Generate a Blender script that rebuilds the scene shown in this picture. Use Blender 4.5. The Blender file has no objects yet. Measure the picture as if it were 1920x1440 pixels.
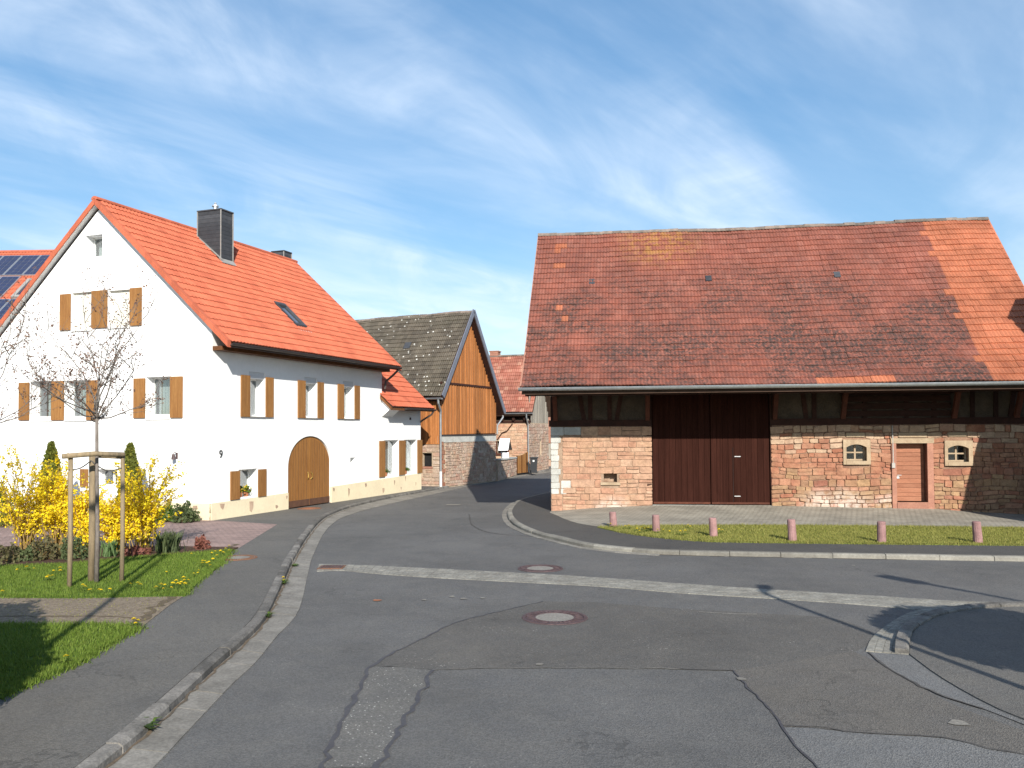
import bpy, math, random
import numpy as np
from mathutils import Vector, Matrix
from mathutils.geometry import tessellate_polygon
random.seed(11); rng = np.random.default_rng(11)
scn = bpy.context.scene
COL = scn.collection
D = math.radians
# ------------------------------------------------------------------ camera
F, CX, CY, PITCH, ROLL, H = 1590., 960., 760.66, .0299936, -.0056904, 2.6
def _rm(p, r):
    cp, sp, cr, sr = math.cos(p), math.sin(p), math.cos(r), math.sin(r)
    return np.array([[cr,-sr,0],[sr,cr,0],[0,0,1]]) @ np.array([[1,0,0],[0,cp,sp],[0,-sp,cp]]) @ np.array([[1,0,0],[0,0,-1],[0,1,0]], float)
RC = _rm(PITCH, ROLL); CAM = np.array([0, 0, H])
cam = bpy.data.cameras.new('camera'); camo = bpy.data.objects.new('camera', cam); COL.objects.link(camo)
cam.sensor_fit = 'HORIZONTAL'; cam.sensor_width = 36; cam.lens = F/1920*36
cam.shift_y = (CY-720)/1920; cam.clip_end = 3000; cam.clip_start = .1
_m = Matrix.Identity(4)
for i, c in enumerate((RC[0], -RC[1], -RC[2])):
    for k in range(3): _m[k][i] = c[k]
_m.translation = Vector(CAM); camo.matrix_world = _m
scn.camera = camo
# ------------------------------------------------------------------ sky, sun, exposure
SUN_EL, SHADOW_AZ = 28.2, -12.3
w = bpy.data.worlds.new('World'); scn.world = w; w.use_nodes = True
nt = w.node_tree; nt.nodes.clear()
def wn(t, **k):
    n = nt.nodes.new(t)
    for a, b in k.items(): setattr(n, a, b)
    return n
L = nt.links.new
out = wn('ShaderNodeOutputWorld'); bg = wn('ShaderNodeBackground'); bg.inputs[1].default_value = .112
sky = wn('ShaderNodeTexSky', sky_type='NISHITA'); sky.sun_disc = False
sky.sun_elevation = D(SUN_EL); sky.sun_rotation = D(180+SHADOW_AZ); sky.altitude = 200; sky.air_density = 1.0; sky.dust_density = .25; sky.ozone_density = 2.0
tc = wn('ShaderNodeTexCoord'); sep = wn('ShaderNodeSeparateXYZ'); L(tc.outputs['Generated'], sep.inputs[0])
def wm(op, a, b=None, clamp=False):
    n = wn('ShaderNodeMath', operation=op, use_clamp=clamp)
    for i, x in enumerate((a, b)):
        if x is None: continue
        if isinstance(x, (int, float)): n.inputs[i].default_value = x
        else: L(x, n.inputs[i])
    return n.outputs[0]
zz = wm('ADD', wm('MAXIMUM', sep.outputs[2], 0.), .10)
cmb = wn('ShaderNodeCombineXYZ'); L(wm('DIVIDE', sep.outputs[0], zz), cmb.inputs[0]); L(wm('DIVIDE', sep.outputs[1], zz), cmb.inputs[1])
def wnoise(rot, sc, scale, det, rough, dist=0., loc=(0,0,0)):
    m0 = wn('ShaderNodeMapping'); L(cmb.outputs[0], m0.inputs[0]); m0.inputs['Rotation'].default_value = (0,0,-rot)
    mp = wn('ShaderNodeMapping'); L(m0.outputs[0], mp.inputs[0]); mp.inputs['Scale'].default_value = sc; mp.inputs['Location'].default_value = loc
    n = wn('ShaderNodeTexNoise'); L(mp.outputs[0], n.inputs['Vector']); n.inputs['Scale'].default_value = scale; n.inputs['Detail'].default_value = det; n.inputs['Roughness'].default_value = rough; n.inputs['Distortion'].default_value = dist
    return n.outputs[0]
def wramp(x, a, b):
    n = wn('ShaderNodeMapRange', interpolation_type='SMOOTHSTEP'); L(x, n.inputs[0]); n.inputs[1].default_value = a; n.inputs[2].default_value = b
    return n.outputs[0]
c1 = wramp(wnoise(D(46), (.20, 1.0, 1), 1.15, 6, .54, .7, (2.2, 3.8, 0)), .34, .78)
c2 = wramp(wnoise(D(56), (.30, .75, 1), .45, 4, .5, .3, (-.9, 3.1, 0)), .22, .55)
c3 = wramp(wnoise(D(70), (.45, .8, 1), 2.4, 6, .58, 1.2, (4.5, -4.8, 0)), .30, .75)
cl = wm('MULTIPLY', wm('MULTIPLY', c1, c2), wm('ADD', wm('MULTIPLY', c3, .95), .45), True)
thin = wm('MULTIPLY', wramp(wnoise(D(40), (.5, .8, 1), .7, 7, .6, .6, (2., 9., 0)), .25, .75), .16)
cl = wm('ADD', wm('MULTIPLY', cl, .72), thin, True)
mx = wn('ShaderNodeMix', data_type='RGBA'); L(cl, mx.inputs[0]); mx.inputs[7].default_value = (5.5, 6.2, 7.1, 1)
hs = wn('ShaderNodeHueSaturation'); hs.inputs['Saturation'].default_value = 1.5; hs.inputs['Value'].default_value = 1.42
gm = wn('ShaderNodeGamma'); gm.inputs[1].default_value = .7; L(sky.outputs[0], gm.inputs[0]); L(gm.outputs[0], hs.inputs['Color']); L(hs.outputs[0], mx.inputs[6]); L(mx.outputs[2], bg.inputs[0]); L(bg.outputs[0], out.inputs[0])
sd = bpy.data.lights.new('sun', 'SUN'); sd.energy = 4.6; sd.angle = D(.5); sd.color = (1., .95, .86)
so = bpy.data.objects.new('sun', sd); COL.objects.link(so)
HS = np.array([math.sin(D(SHADOW_AZ)), math.cos(D(SHADOW_AZ)), 0])           # ground direction in which shadows fall
SD = HS*math.cos(D(SUN_EL)) - np.array([0,0,math.sin(D(SUN_EL))])
so.rotation_euler = Vector(SD).to_track_quat('-Z', 'Y').to_euler(); so.location = (6, -10, 30)
scn.render.engine = 'CYCLES'
vs = scn.view_settings; vs.view_transform = 'Standard'; vs.look = 'None'; vs.exposure = .68; vs.gamma = 1; vs.use_curve_mapping = False

# ------------------------------------------------------------------ geometry helpers
def ray(u, v): return RC.T @ np.array([(u-CX)/F, (v-CY)/F, 1.])
def G(u, v, z=0.): d = ray(u, v); return CAM + d*((z-H)/d[2])
def PL(u, v, p, n): d = ray(u, v); return CAM + d*(((p-CAM) @ n)/(d @ n))
V3 = lambda *a: np.array(a, float)
Z = V3(0, 0, 1)
class Wall:
    """vertical plane: s along, z up, o outward"""
    def __init__(s, p0, yaw, sign=1):
        s.p = np.array(p0, float); s.d = V3(math.sin(yaw), math.cos(yaw), 0); s.n = V3(s.d[1], -s.d[0], 0)*sign
        s.base = V3(s.p[0], s.p[1], 0)
    def at(s, u, v, o=0.): X = PL(u, v, s.p+s.n*o, s.n); return (X-s.p) @ s.d, X[2]
    def W(s, a, z, o=0.): return s.base + s.d*a + s.n*o + Z*z
WM = {}
def world_of(o): return WM.get(o.name, Matrix.Identity(4))
def link(o, parent=None, M=None):
    COL.objects.link(o)
    M = M or Matrix.Identity(4); WM[o.name] = M
    if parent is not None:
        o.parent = parent; o.matrix_parent_inverse = world_of(parent).inverted()
    o.matrix_basis = M
    return o
def thing(name, label, cat, loc, group=None):
    o = bpy.data.objects.new(name, None); o.empty_display_size = .3
    link(o, None, Matrix.Translation(Vector(loc)))
    return tag(o, label, cat, group)
def tag(o, label=None, cat=None, group=None, kind=None):
    if label: o['label'] = label
    if cat: o['category'] = cat
    if group: o['group'] = group
    if kind: o['kind'] = kind
    return o
class MB:
    def __init__(s): s.v = []; s.f = []; s.r = []; s.mi = []
    def add(s, vs, fs, r=None, m=0):
        b = len(s.v); s.v.extend([tuple(map(float, x)) for x in vs])
        r = random.random() if r is None else r
        for f in fs: s.f.append(tuple(i+b for i in f)); s.r.append(r); s.mi.append(m)
        return s
    def box(s, c, ax, ay, az, r=None, m=0):
        """c centre, ax/ay/az half-extent vectors"""
        c, ax, ay, az = map(np.asarray, (c, ax, ay, az))
        vs = [c+i*ax+j*ay+k*az for k in (-1,1) for j in (-1,1) for i in (-1,1)]
        fs = [(0,2,3,1),(4,5,7,6),(0,1,5,4),(2,6,7,3),(0,4,6,2),(1,3,7,5)]
        if np.dot(np.cross(ax, ay), az) < 0: fs = [f[::-1] for f in fs]
        return s.add(vs, fs, r, m)
    def wbox(s, W, s0, s1, z0, z1, o0, o1, r=None, m=0):
        return s.box(W.W((s0+s1)/2, (z0+z1)/2, (o0+o1)/2), W.d*(s1-s0)/2, W.n*(o1-o0)/2, Z*(z1-z0)/2, r, m)
    def beam(s, p, q, a, b, up=None, r=None, m=0):
        """rectangular bar p->q, widths a (side) and b (up)"""
        p, q = np.asarray(p, float), np.asarray(q, float); d = q-p; l = np.linalg.norm(d); d = d/l
        up = Z if up is None else np.asarray(up, float)
        if abs(d @ up) > .98: up = V3(1, 0, 0)
        sd_ = np.cross(d, up); sd_ /= np.linalg.norm(sd_); u2 = np.cross(sd_, d)
        return s.box((p+q)/2, d*l/2, sd_*a/2, u2*b/2, r, m)
    def tube(s, pts, rad, n=8, cap=True, r=None, m=0):
        pts = [np.asarray(p, float) for p in pts]; rad = rad if hasattr(rad, '__len__') else [rad]*len(pts)
        r = random.random() if r is None else r
        b = len(s.v); ref = None
        for i, p in enumerate(pts):
            d = pts[min(i+1, len(pts)-1)]-pts[max(i-1, 0)]; d = d/(np.linalg.norm(d)+1e-9)
            if ref is None: ref = V3(1,0,0) if abs(d[0]) < .8 else V3(0,1,0)
            x = ref - d*(ref @ d); x /= np.linalg.norm(x)+1e-9; y = np.cross(d, x); ref = x
            for k in range(n):
                t = 2*math.pi*k/n; s.v.append(tuple(p+rad[i]*(math.cos(t)*x+math.sin(t)*y)))
        for i in range(len(pts)-1):
            for k in range(n):
                a0 = b+i*n+k; a1 = b+i*n+(k+1) % n; s.f.append((a0, a1, a1+n, a0+n)); s.r.append(r); s.mi.append(m)
        if cap:
            e = b+(len(pts)-1)*n
            s.f.append(tuple(b+k for k in range(n))[::-1]); s.f.append(tuple(e+k for k in range(n))); s.r += [r, r]; s.mi += [m, m]
        return s
    def poly(s, pts, r=None, m=0): return s.add(pts, [tuple(range(len(pts)))], r, m)
    def prism(s, pts, ext, r=None, m=0):
        """closed polygon pts extruded by vector ext"""
        pts = [np.asarray(p, float) for p in pts]; n = len(pts); ext = np.asarray(ext, float)
        nn = sum((np.cross(pts[i]-pts[0], pts[(i+1) % n]-pts[0]) for i in range(n)), V3(0,0,0))
        if nn @ ext > 0: pts = pts[::-1]
        return s.add(pts+[p+ext for p in pts], [tuple(range(n)), tuple(range(2*n-1, n-1, -1))]+[((i+1) % n, i, i+n, (i+1) % n+n) for i in range(n)], r, m)
    def build(s, name, mat, parent=None, smooth=False, **t):
        v = np.array(s.v, float)
        lo, hi = v.min(0), v.max(0); o = V3((lo[0]+hi[0])/2, (lo[1]+hi[1])/2, lo[2])
        me = bpy.data.meshes.new(name); me.from_pydata((v-o).tolist(), [], s.f)
        for mm in (mat if isinstance(mat, (list, tuple)) else [mat]): me.materials.append(mm)
        if isinstance(mat, (list, tuple)): me.polygons.foreach_set('material_index', s.mi)
        at = me.attributes.new('pr', 'FLOAT', 'FACE'); at.data.foreach_set('value', s.r)
        if smooth: me.polygons.foreach_set('use_smooth', [True]*len(s.f))
        me.update()
        ob = bpy.data.objects.new(name, me); link(ob, parent, Matrix.Translation(Vector(o)))
        return tag(ob, **t)
def quads_obj(name, P, mat, parent=None, smooth=False, pr=None, **t):
    """P: (n,k,3) array of k-gons, vertices in world space"""
    n, k, _ = P.shape; v = P.reshape(-1, 3); lo, hi = v.min(0), v.max(0); o = V3((lo[0]+hi[0])/2, (lo[1]+hi[1])/2, lo[2])
    me = bpy.data.meshes.new(name); me.vertices.add(n*k); me.vertices.foreach_set('co', (v-o).ravel())
    me.loops.add(n*k); me.loops.foreach_set('vertex_index', np.arange(n*k, dtype=np.int32))
    me.polygons.add(n); me.polygons.foreach_set('loop_start', np.arange(0, n*k, k, dtype=np.int32)); me.polygons.foreach_set('loop_total', np.full(n, k, dtype=np.int32))
    me.materials.append(mat)
    at = me.attributes.new('pr', 'FLOAT', 'FACE'); at.data.foreach_set('value', rng.random(n) if pr is None else pr)
    me.update(calc_edges=True)
    ob = bpy.data.objects.new(name, me); link(ob, parent, Matrix.Translation(Vector(o)))
    return tag(ob, **t)
def spline(pts, step=.3):
    """Catmull-Rom through 2D points, resampled"""
    p = np.array(pts, float); p = np.vstack([2*p[0]-p[1], p, 2*p[-1]-p[-2]]); o = []
    for i in range(1, len(p)-2):
        for t in np.linspace(0, 1, 24, endpoint=False):
            a, b, c, d = p[i-1], p[i], p[i+1], p[i+2]
            o.append(.5*((2*b)+(-a+c)*t+(2*a-5*b+4*c-d)*t*t+(-a+3*b-3*c+d)*t**3))
    o.append(p[-2]); o = np.array(o)
    s_ = np.r_[0, np.cumsum(np.linalg.norm(np.diff(o, axis=0), axis=1))]
    n = max(2, int(s_[-1]/step)); q = np.linspace(0, s_[-1], n+1)
    return np.c_[np.interp(q, s_, o[:,0]), np.interp(q, s_, o[:,1])]
def gpx(px, z=0.): return [tuple(G(u, v, z)[:2]) for u, v in px]
def offs(c, d):
    """offset 2D polyline to its left by d"""
    t = np.gradient(c, axis=0); t /= np.linalg.norm(t, axis=1)[:, None]
    return c + np.c_[-t[:,1], t[:,0]]*d
def sheet(name, pts, z, mat, skirt=0., parent=None, **t):
    pts = [tuple(p[:2]) for p in pts]; mb = MB(); n = len(pts)
    ar = sum(pts[i][0]*pts[(i+1) % n][1]-pts[(i+1) % n][0]*pts[i][1] for i in range(n))
    if ar < 0: pts = pts[::-1]
    tri = tessellate_polygon([[Vector((x, y, 0)) for x, y in pts]])
    fs = []
    for a, b, c in tri:
        A_, B_, C_ = pts[a], pts[b], pts[c]
        fs.append((a, b, c) if (B_[0]-A_[0])*(C_[1]-A_[1])-(B_[1]-A_[1])*(C_[0]-A_[0]) > 0 else (a, c, b))
    mb.add([(x, y, z) for x, y in pts], fs, .5)
    if skirt: mb.add([(x, y, z) for x, y in pts]+[(x, y, z-skirt) for x, y in pts], [(i, i+n, (i+1) % n+n, (i+1) % n) for i in range(n)], .5)
    return mb.build(name, mat, parent, **t)
def inside(P, poly):
    poly = np.array([p[:2] for p in poly]); x, y = P[:,0], P[:,1]; r = np.zeros(len(P), bool); j = len(poly)-1
    for i in range(len(poly)):
        xi, yi = poly[i]; xj, yj = poly[j]
        c = ((yi > y) != (yj > y)) & (x < (xj-xi)*(y-yi)/(yj-yi+1e-12)+xi); r ^= c; j = i
    return r

# ------------------------------------------------------------------ materials
def S(r, g, b): return tuple(((c/255)/12.92 if c/255 <= .04045 else ((c/255+.055)/1.055)**2.4) for c in (r, g, b))+(1,)
class NT:
    def __init__(s, name):
        s.m = bpy.data.materials.new(name); s.m.use_nodes = True; s.t = s.m.node_tree; s.b = s.t.nodes['Principled BSDF']; s._pos = None; s._rnd = None
    def n(s, t, ins=None, **k):
        n = s.t.nodes.new(t)
        for a, b in k.items(): setattr(n, a, b)
        for a, b in (ins or {}).items(): s.set(n.inputs[a], b)
        return n
    def set(s, i, v):
        if hasattr(v, 'is_output'): s.t.links.new(v, i)
        else: i.default_value = v
    @property
    def pos(s):
        if s._pos is None: s._pos = s.n('ShaderNodeNewGeometry').outputs['Position']
        return s._pos
    @property
    def rnd(s):
        if s._rnd is None:
            a = s.n('ShaderNodeAttribute', attribute_name='pr').outputs['Fac']; b = s.n('ShaderNodeObjectInfo').outputs['Random']
            s._rnd = s.math('FRACT', s.math('ADD', a, b))
        return s._rnd
    def math(s, op, a, b=0., c=0., clamp=False): return s.n('ShaderNodeMath', {0: a, 1: b, 2: c}, operation=op, use_clamp=clamp).outputs[0]
    def mapv(s, sc, rot=(0,0,0), vec=None): return s.n('ShaderNodeMapping', {'Vector': vec or s.pos, 'Scale': sc, 'Rotation': rot}).outputs[0]
    def noise(s, scale, det=4, rough=.55, vec=None, dist=0.): return s.n('ShaderNodeTexNoise', {'Vector': vec or s.pos, 'Scale': scale, 'Detail': det, 'Roughness': rough, 'Distortion': dist}).outputs[0]
    def vor(s, scale, feat='F1', vec=None): return s.n('ShaderNodeTexVoronoi', {'Vector': vec or s.pos, 'Scale': scale}, feature=feat)
    def rmp(s, x, a, b, lo=0., hi=1.): return s.n('ShaderNodeMapRange', {0: x, 1: a, 2: b, 3: lo, 4: hi}, interpolation_type='SMOOTHSTEP').outputs[0]
    def ramp(s, x, stops):
        n = s.n('ShaderNodeValToRGB', {0: x}); e = n.color_ramp.elements
        while len(e) < len(stops): e.new(.5)
        for i, (p, c) in enumerate(stops): e[i].position = p; e[i].color = c
        return n.outputs[0]
    def mix(s, f, a, b, blend='MIX'): return s.n('ShaderNodeMix', {0: f, 6: a, 7: b}, data_type='RGBA', blend_type=blend).outputs[2]
    def val(s, col, f): return s.n('ShaderNodeHueSaturation', {'Color': col, 'Value': f}).outputs[0]
    def bump(s, h, dist, strength=1.): s.set(s.b.inputs['Normal'], s.n('ShaderNodeBump', {'Height': h, 'Distance': dist, 'Strength': strength}).outputs[0])
    def fin(s, col, rough=.85, spec=.25, metal=0.):
        s.set(s.b.inputs['Base Color'], col); s.set(s.b.inputs['Roughness'], rough); s.b.inputs['Specular IOR Level'].default_value = spec; s.b.inputs['Metallic'].default_value = metal
        return s.m
def mat(name, c1, c2=None, scale=3., rough=.85, bump=0., bscale=40., var=.0, spec=.25, metal=0., st=(1,1,1), fine=.12):
    t = NT(name); vec = t.mapv(st) if st != (1,1,1) else t.pos
    col = t.mix(t.rmp(t.noise(scale, 5, .6, vec), .3, .7), c1, c2 or c1)
    f = t.rmp(t.noise(scale*9, 3, .6, vec), .25, .75, 1-fine, 1+fine)
    if var: f = t.math('MULTIPLY', f, t.rmp(t.rnd, 0, 1, 1-var, 1+var))
    col = t.val(col, f)
    if bump: t.bump(t.noise(bscale, 4, .6, vec), bump)
    return t.fin(col, rough, spec, metal)
def asphalt(name, base, warm=.5, dark=.75, speck=.5):
    t = NT(name)
    big = t.rmp(t.noise(.35, 6, .6), .3, .7); mid = t.rmp(t.noise(2.2, 5, .65), .25, .75)
    c = t.mix(big, tuple(x*dark for x in base[:3])+(1,), base)
    c = t.mix(t.math('MULTIPLY', mid, .35), c, (base[0]*1.28, base[1]*1.22, base[2]*1.1, 1))
    c = t.mix(t.math('MULTIPLY', t.rmp(t.noise(.9, 3, .5, t.mapv((1, .25, 1), (0, 0, .3))), .55, .8), .3), c, tuple(x*.62 for x in base[:3])+(1,))
    g = t.vor(75).outputs['Color']; gs = t.n('ShaderNodeSeparateColor', {0: g}).outputs[0]
    c = t.val(c, t.rmp(gs, 0, 1, .80, 1.20))
    sp = t.math('MULTIPLY', t.rmp(t.vor(21).outputs['Distance'], .16, .05), t.rmp(t.noise(5., 2), .54, .66))
    c = t.mix(t.math('MULTIPLY', sp, speck), c, (.42, .40, .36, 1))
    chip = t.math('MULTIPLY', t.rmp(t.vor(19 if speck > 1 else 15).outputs['Distance'], *((.19, .10) if speck > 1 else (.17, .09))), t.rmp(t.noise(3. if speck > 1 else 1.4, 3, .6), *((.30, .50) if speck > 1 else (.50, .70))))
    c = t.mix(t.math('MULTIPLY', chip, min(.9, .75*speck)), c, (.50, .48, .43, 1))
    blot = t.math('MULTIPLY', t.rmp(t.noise(.8, 7, .72), .52, .72), .42)
    c = t.mix(blot, c, tuple(x*.55 for x in base[:3])+(1,))
    pale = t.math('MULTIPLY', t.rmp(t.noise(.55, 6, .7, t.mapv((1.,.5,1.), (0,0,.8))), .56, .74), .38)
    c = t.mix(pale, c, (base[0]*1.55, base[1]*1.5, base[2]*1.38, 1))
    ck = t.math('MULTIPLY', t.rmp(t.vor(.55, 'DISTANCE_TO_EDGE', t.n('ShaderNodeVectorMath', {0: t.pos, 1: t.n('ShaderNodeTexNoise', {'Vector': t.pos, 'Scale': 3., 'Detail': 5.}).outputs[1]}, operation='ADD').outputs[0]).outputs['Distance'], .012, .003), t.rmp(t.noise(.4, 2), .5, .62))
    c = t.mix(t.math('MULTIPLY', ck, .55), c, tuple(x*.4 for x in base[:3])+(1,))
    t.bump(t.vor(75).outputs['Distance'], .008, .8)
    return t.fin(c, .82, .3)
def tile_mat(name, stops, soot=0., lichen=None, sc=1.0, var=.22, dirt=(.05,.035,.03,1), dlo=.45, dhi=.75):
    t = NT(name)
    c = t.ramp(t.rnd, stops)
    c = t.val(c, t.rmp(t.noise(1.1*sc, 4, .6), .25, .75, 1-var, 1+var))
    c = t.val(c, t.rmp(t.noise(28, 3, .6), .2, .8, .82, 1.18))
    if soot:
        d = t.math('MULTIPLY', t.rmp(t.noise(.55*sc, 6, .68, t.mapv((1, 1, 1.3))), dlo, dhi), t.rmp(t.noise(9., 4, .7), .3, .62))
        d = t.math('MULTIPLY', d, soot)
        if lichen == 'barn':   # old soot and moss settle on the lower third and below the ridge
            zz_ = t.n('ShaderNodeSeparateXYZ', {0: t.pos}).outputs[2]
            d = t.math('MULTIPLY', d, t.rmp(zz_, 8.2, 6.2, .38, 1.))
        c = t.mix(d, c, dirt)
    if lichen == 'barn':
        p = t.n('ShaderNodeVectorMath', {0: t.pos, 1: tuple(LICHEN_P)}, operation='DISTANCE').outputs[1]
        m = t.math('MULTIPLY', t.rmp(p, 1.9, .2), t.rmp(t.math('ADD', t.math('MULTIPLY', t.rnd, .12), t.math('MULTIPLY', t.noise(6, 6, .7), .9)), .44, .62))
        c = t.mix(t.math('MULTIPLY', m, .65), c, (.36,.19,.04,1))
    if lichen == 'white':
        v = t.vor(3.6); m = t.math('MULTIPLY', t.rmp(v.outputs['Distance'], .20, .10), t.rmp(t.noise(.5, 3), .40, .52))
        c = t.mix(m, c, (.62, .61, .56, 1))
    t.bump(t.noise(60, 3, .6), .004)
    return t.fin(c, .72, .3)
P0 = G(396, 976, .1); A = Wall(P0, D(20.2)); B = Wall(P0, D(20.2-90), -1)
Q0 = G(1033.5, 958, .1); BW = Wall(Q0, D(97.86))
T0 = G(826, 912, .1); TG = Wall(T0, D(24)); TS = Wall(T0, D(-66), -1)
V0 = G(992, 886, .1); VF = Wall(V0, D(15-90), -1); VS = Wall(V0, D(15))
LICHEN_P = BW.W(3.5, 8.95, -2.6)
mASPH = asphalt('asphalt_road', (.122,.119,.115,1)); mASPH2 = asphalt('asphalt_patch', (.106,.100,.092,1), dark=.8, speck=.8)
mASPH3 = asphalt('asphalt_grey', (.142,.141,.139,1), dark=.88); mASPH4 = asphalt('asphalt_rough', (.14,.135,.126,1), dark=.75, speck=1.5)
mASPH5 = asphalt('asphalt_brown', (.118,.109,.098,1), dark=.85)
mPAVE = asphalt('asphalt_pavement', (.122,.116,.107,1), dark=.8, speck=.3)
mPAVE2 = asphalt('asphalt_pavement_dark', (.082,.078,.073,1), dark=.82, speck=.25)
mTAR = mat('tar_joint', (.056,.054,.058,1), (.075,.072,.075,1), 8, .6, .003, 60)
mSEAM = mat('worn_seam', (.06,.056,.052,1), (.10,.094,.088,1), 6, .85)
mKERB = mat('kerb_concrete', (.20,.185,.165,1), (.105,.098,.088,1), 3.5, .9, .008, 50, .22, fine=.25)
mKERBL = mat('kerb_pale', (.25,.235,.20,1), (.18,.167,.143,1), 2.5, .9, .006, 60, .18)
mGUT = mat('gutter_slab', (.235,.218,.19,1), (.17,.157,.136,1), 3.5, .9, .005, 50, .10, fine=.2)
mBLK = mat('channel_block', (.25,.238,.206,1), (.19,.178,.153,1), 3, .9, .005, 50, .10, fine=.25)
mSOIL = mat('soil', (.10,.055,.035,1), (.05,.028,.018,1), 9, .95, .04, 18)
mGRAVEL = mat('gravel_path', (.27,.215,.155,1), (.15,.115,.08,1), 22, .95, .015, 70, fine=.35)
mLAWN = mat('lawn_ground', (.085,.15,.018,1), (.05,.085,.014,1), 3, .95, .02, 50)
mLAWN2 = mat('verge_ground', (.16,.19,.03,1), (.12,.13,.03,1), 3, .95, .02, 50)
mEARTH = mat('field_ground', (.09,.10,.04,1), (.12,.09,.05,1), .4, .95)
def pavers(name, c1, c2, cm, scale, bw, rh, rot):
    t = NT(name); vec = t.mapv((1,1,1), (0, 0, rot))
    b = t.n('ShaderNodeTexBrick', {'Vector': vec, 'Color1': c1, 'Color2': c2, 'Mortar': cm, 'Scale': scale, 'Mortar Size': .012, 'Mortar Smooth': .3, 'Bias': 0., 'Brick Width': bw, 'Row Height': rh})
    c = t.val(b.outputs[0], t.rmp(t.noise(1.3, 5, .65), .25, .75, .78, 1.2))
    c = t.val(c, t.rmp(t.noise(40, 3), .2, .8, .85, 1.15))
    t.bump(b.outputs[1], -.006)
    return t.fin(c, .9, .25)
mPINK = pavers('driveway_pavers', (.33,.23,.205,1), (.27,.185,.165,1), (.20,.15,.13,1), 1., .2, .1, .35)
mFORE = pavers('forecourt_setts', (.31,.285,.235,1), (.28,.255,.21,1), (.21,.19,.155,1), 1., .16, .14, -.12)
mWHITE = mat('white_render', (.86,.86,.85,1), (.82,.825,.82,1), .8, .95, .004, 90, fine=.02)
mCREAM = mat('cream_plinth', (.76,.66,.46,1), (.70,.60,.42,1), 1.5, .92, .004, 70, fine=.04)
mPSTONE = mat('plinth_stone', (.48,.35,.25,1), (.36,.25,.18,1), 6, .9, .006, 40, .2)
def wood(name, c1, c2, var=.12, st=(14,14,1.1), rough=.6, bump=.003, spec=.2):
    t = NT(name); vec = t.mapv(st)
    n1 = t.noise(1., 6, .65, vec, .6); n2 = t.noise(6, 4, .6, vec)
    c = t.mix(t.rmp(n1, .3, .7), c1, c2); c = t.val(c, t.rmp(n2, .2, .8, .84, 1.16)); c = t.val(c, t.rmp(t.rnd, 0, 1, 1-var, 1+var))
    t.bump(n2, bump)
    return t.fin(c, rough, spec)
mSHUT = wood('oak_shutter', (.30,.15,.05,1), (.225,.10,.032,1), .08)
mGATEW = wood('oak_gate', (.30,.142,.042,1), (.235,.102,.028,1), .05)
mGATEK = mat('gate_kick', (.12,.06,.035,1), (.09,.045,.03,1), 5)
mSOFF = wood('soffit_wood', (.17,.072,.028,1), (.11,.045,.018,1), .1, (3,3,3))
mBOARD = wood('larch_board', (.41,.168,.058,1), (.29,.108,.034,1), .22)
mBOARD2 = wood('larch_back', (.12,.045,.014,1), (.09,.033,.01,1), .1)
mBARNG = wood('gate_plank', (.026,.0092,.0065,1), (.038,.0135,.0095,1), .09, (16,16,.7), .85, .003, .04)
mBEAM = wood('old_beam', (.05,.02,.014,1), (.03,.013,.009,1), .2, (5,5,5), .8)
mBEAMR = wood('red_beam', (.10,.034,.02,1), (.065,.022,.014,1), .15, (5,5,5), .8)
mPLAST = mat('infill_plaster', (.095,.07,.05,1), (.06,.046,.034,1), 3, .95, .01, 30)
mGREYB = wood('grey_board', (.33,.30,.25,1), (.22,.20,.17,1), .25)
mDOORB = wood('stable_door', (.33,.145,.085,1), (.27,.11,.062,1), .10, (1.2,14,14))
mSTONEF = mat('dressed_stone', (.40,.31,.21,1), (.32,.235,.155,1), 4, .9, .006, 40, .08)
mSTONER = mat('red_dressed_stone', (.36,.18,.125,1), (.29,.14,.10,1), 4, .9, .006, 40, .08)
mCONC = mat('grey_block', (.46,.455,.42,1), (.37,.365,.335,1), 3, .9, .005, 40, .08)
mROOFN = tile_mat('new_clay_tile', [(0, (.43,.113,.058,1)), (.5, (.475,.127,.066,1)), (1, (.385,.097,.05,1))], var=.13)
mROOFB = tile_mat('old_clay_tile', [(0, (.225,.072,.047,1)), (.3, (.25,.083,.055,1)), (.55, (.235,.075,.049,1)), (.8, (.275,.10,.069,1)), (1, (.205,.066,.046,1))], soot=1., lichen='barn', dirt=(.062,.042,.036,1), dlo=.28, dhi=.62, var=.16)
mROOFO = tile_mat('replaced_clay_tile', [(0, (.335,.112,.056,1)), (.5, (.375,.128,.066,1)), (1, (.305,.098,.05,1))], soot=.6, dlo=.52, dhi=.85, dirt=(.14,.06,.035,1))
mROOFG = tile_mat('mossy_grey_tile', [(0, (.085,.07,.052,1)), (.5, (.115,.096,.072,1)), (1, (.07,.058,.044,1))], soot=.5, lichen='white', dirt=(.055,.055,.03,1))
mROOFR = tile_mat('far_clay_tile', [(0, (.22,.075,.05,1)), (.35, (.33,.13,.09,1)), (.7, (.26,.085,.055,1)), (1, (.38,.19,.13,1))], soot=.5, dirt=(.10,.06,.045,1))
mRIDGE = mat('ridge_mortar_tile', (.13,.115,.10,1), (.22,.17,.14,1), 6, .9, .01, 30, .25)
mUNDER = mat('roof_underlay', (.07,.04,.028,1), (.05,.03,.02,1), 4)
mSLATE = mat('slate_cladding', (.040,.042,.048,1), (.055,.057,.062,1), 8, .55, .004, 30, .25, .4)
mZINC = mat('zinc', (.42,.44,.45,1), (.34,.36,.37,1), 5, .42, .001, 20, .06, .5, .7)
mFLASH = mat('verge_metal', (.16,.17,.21,1), (.12,.13,.16,1), 5, .5)
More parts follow.
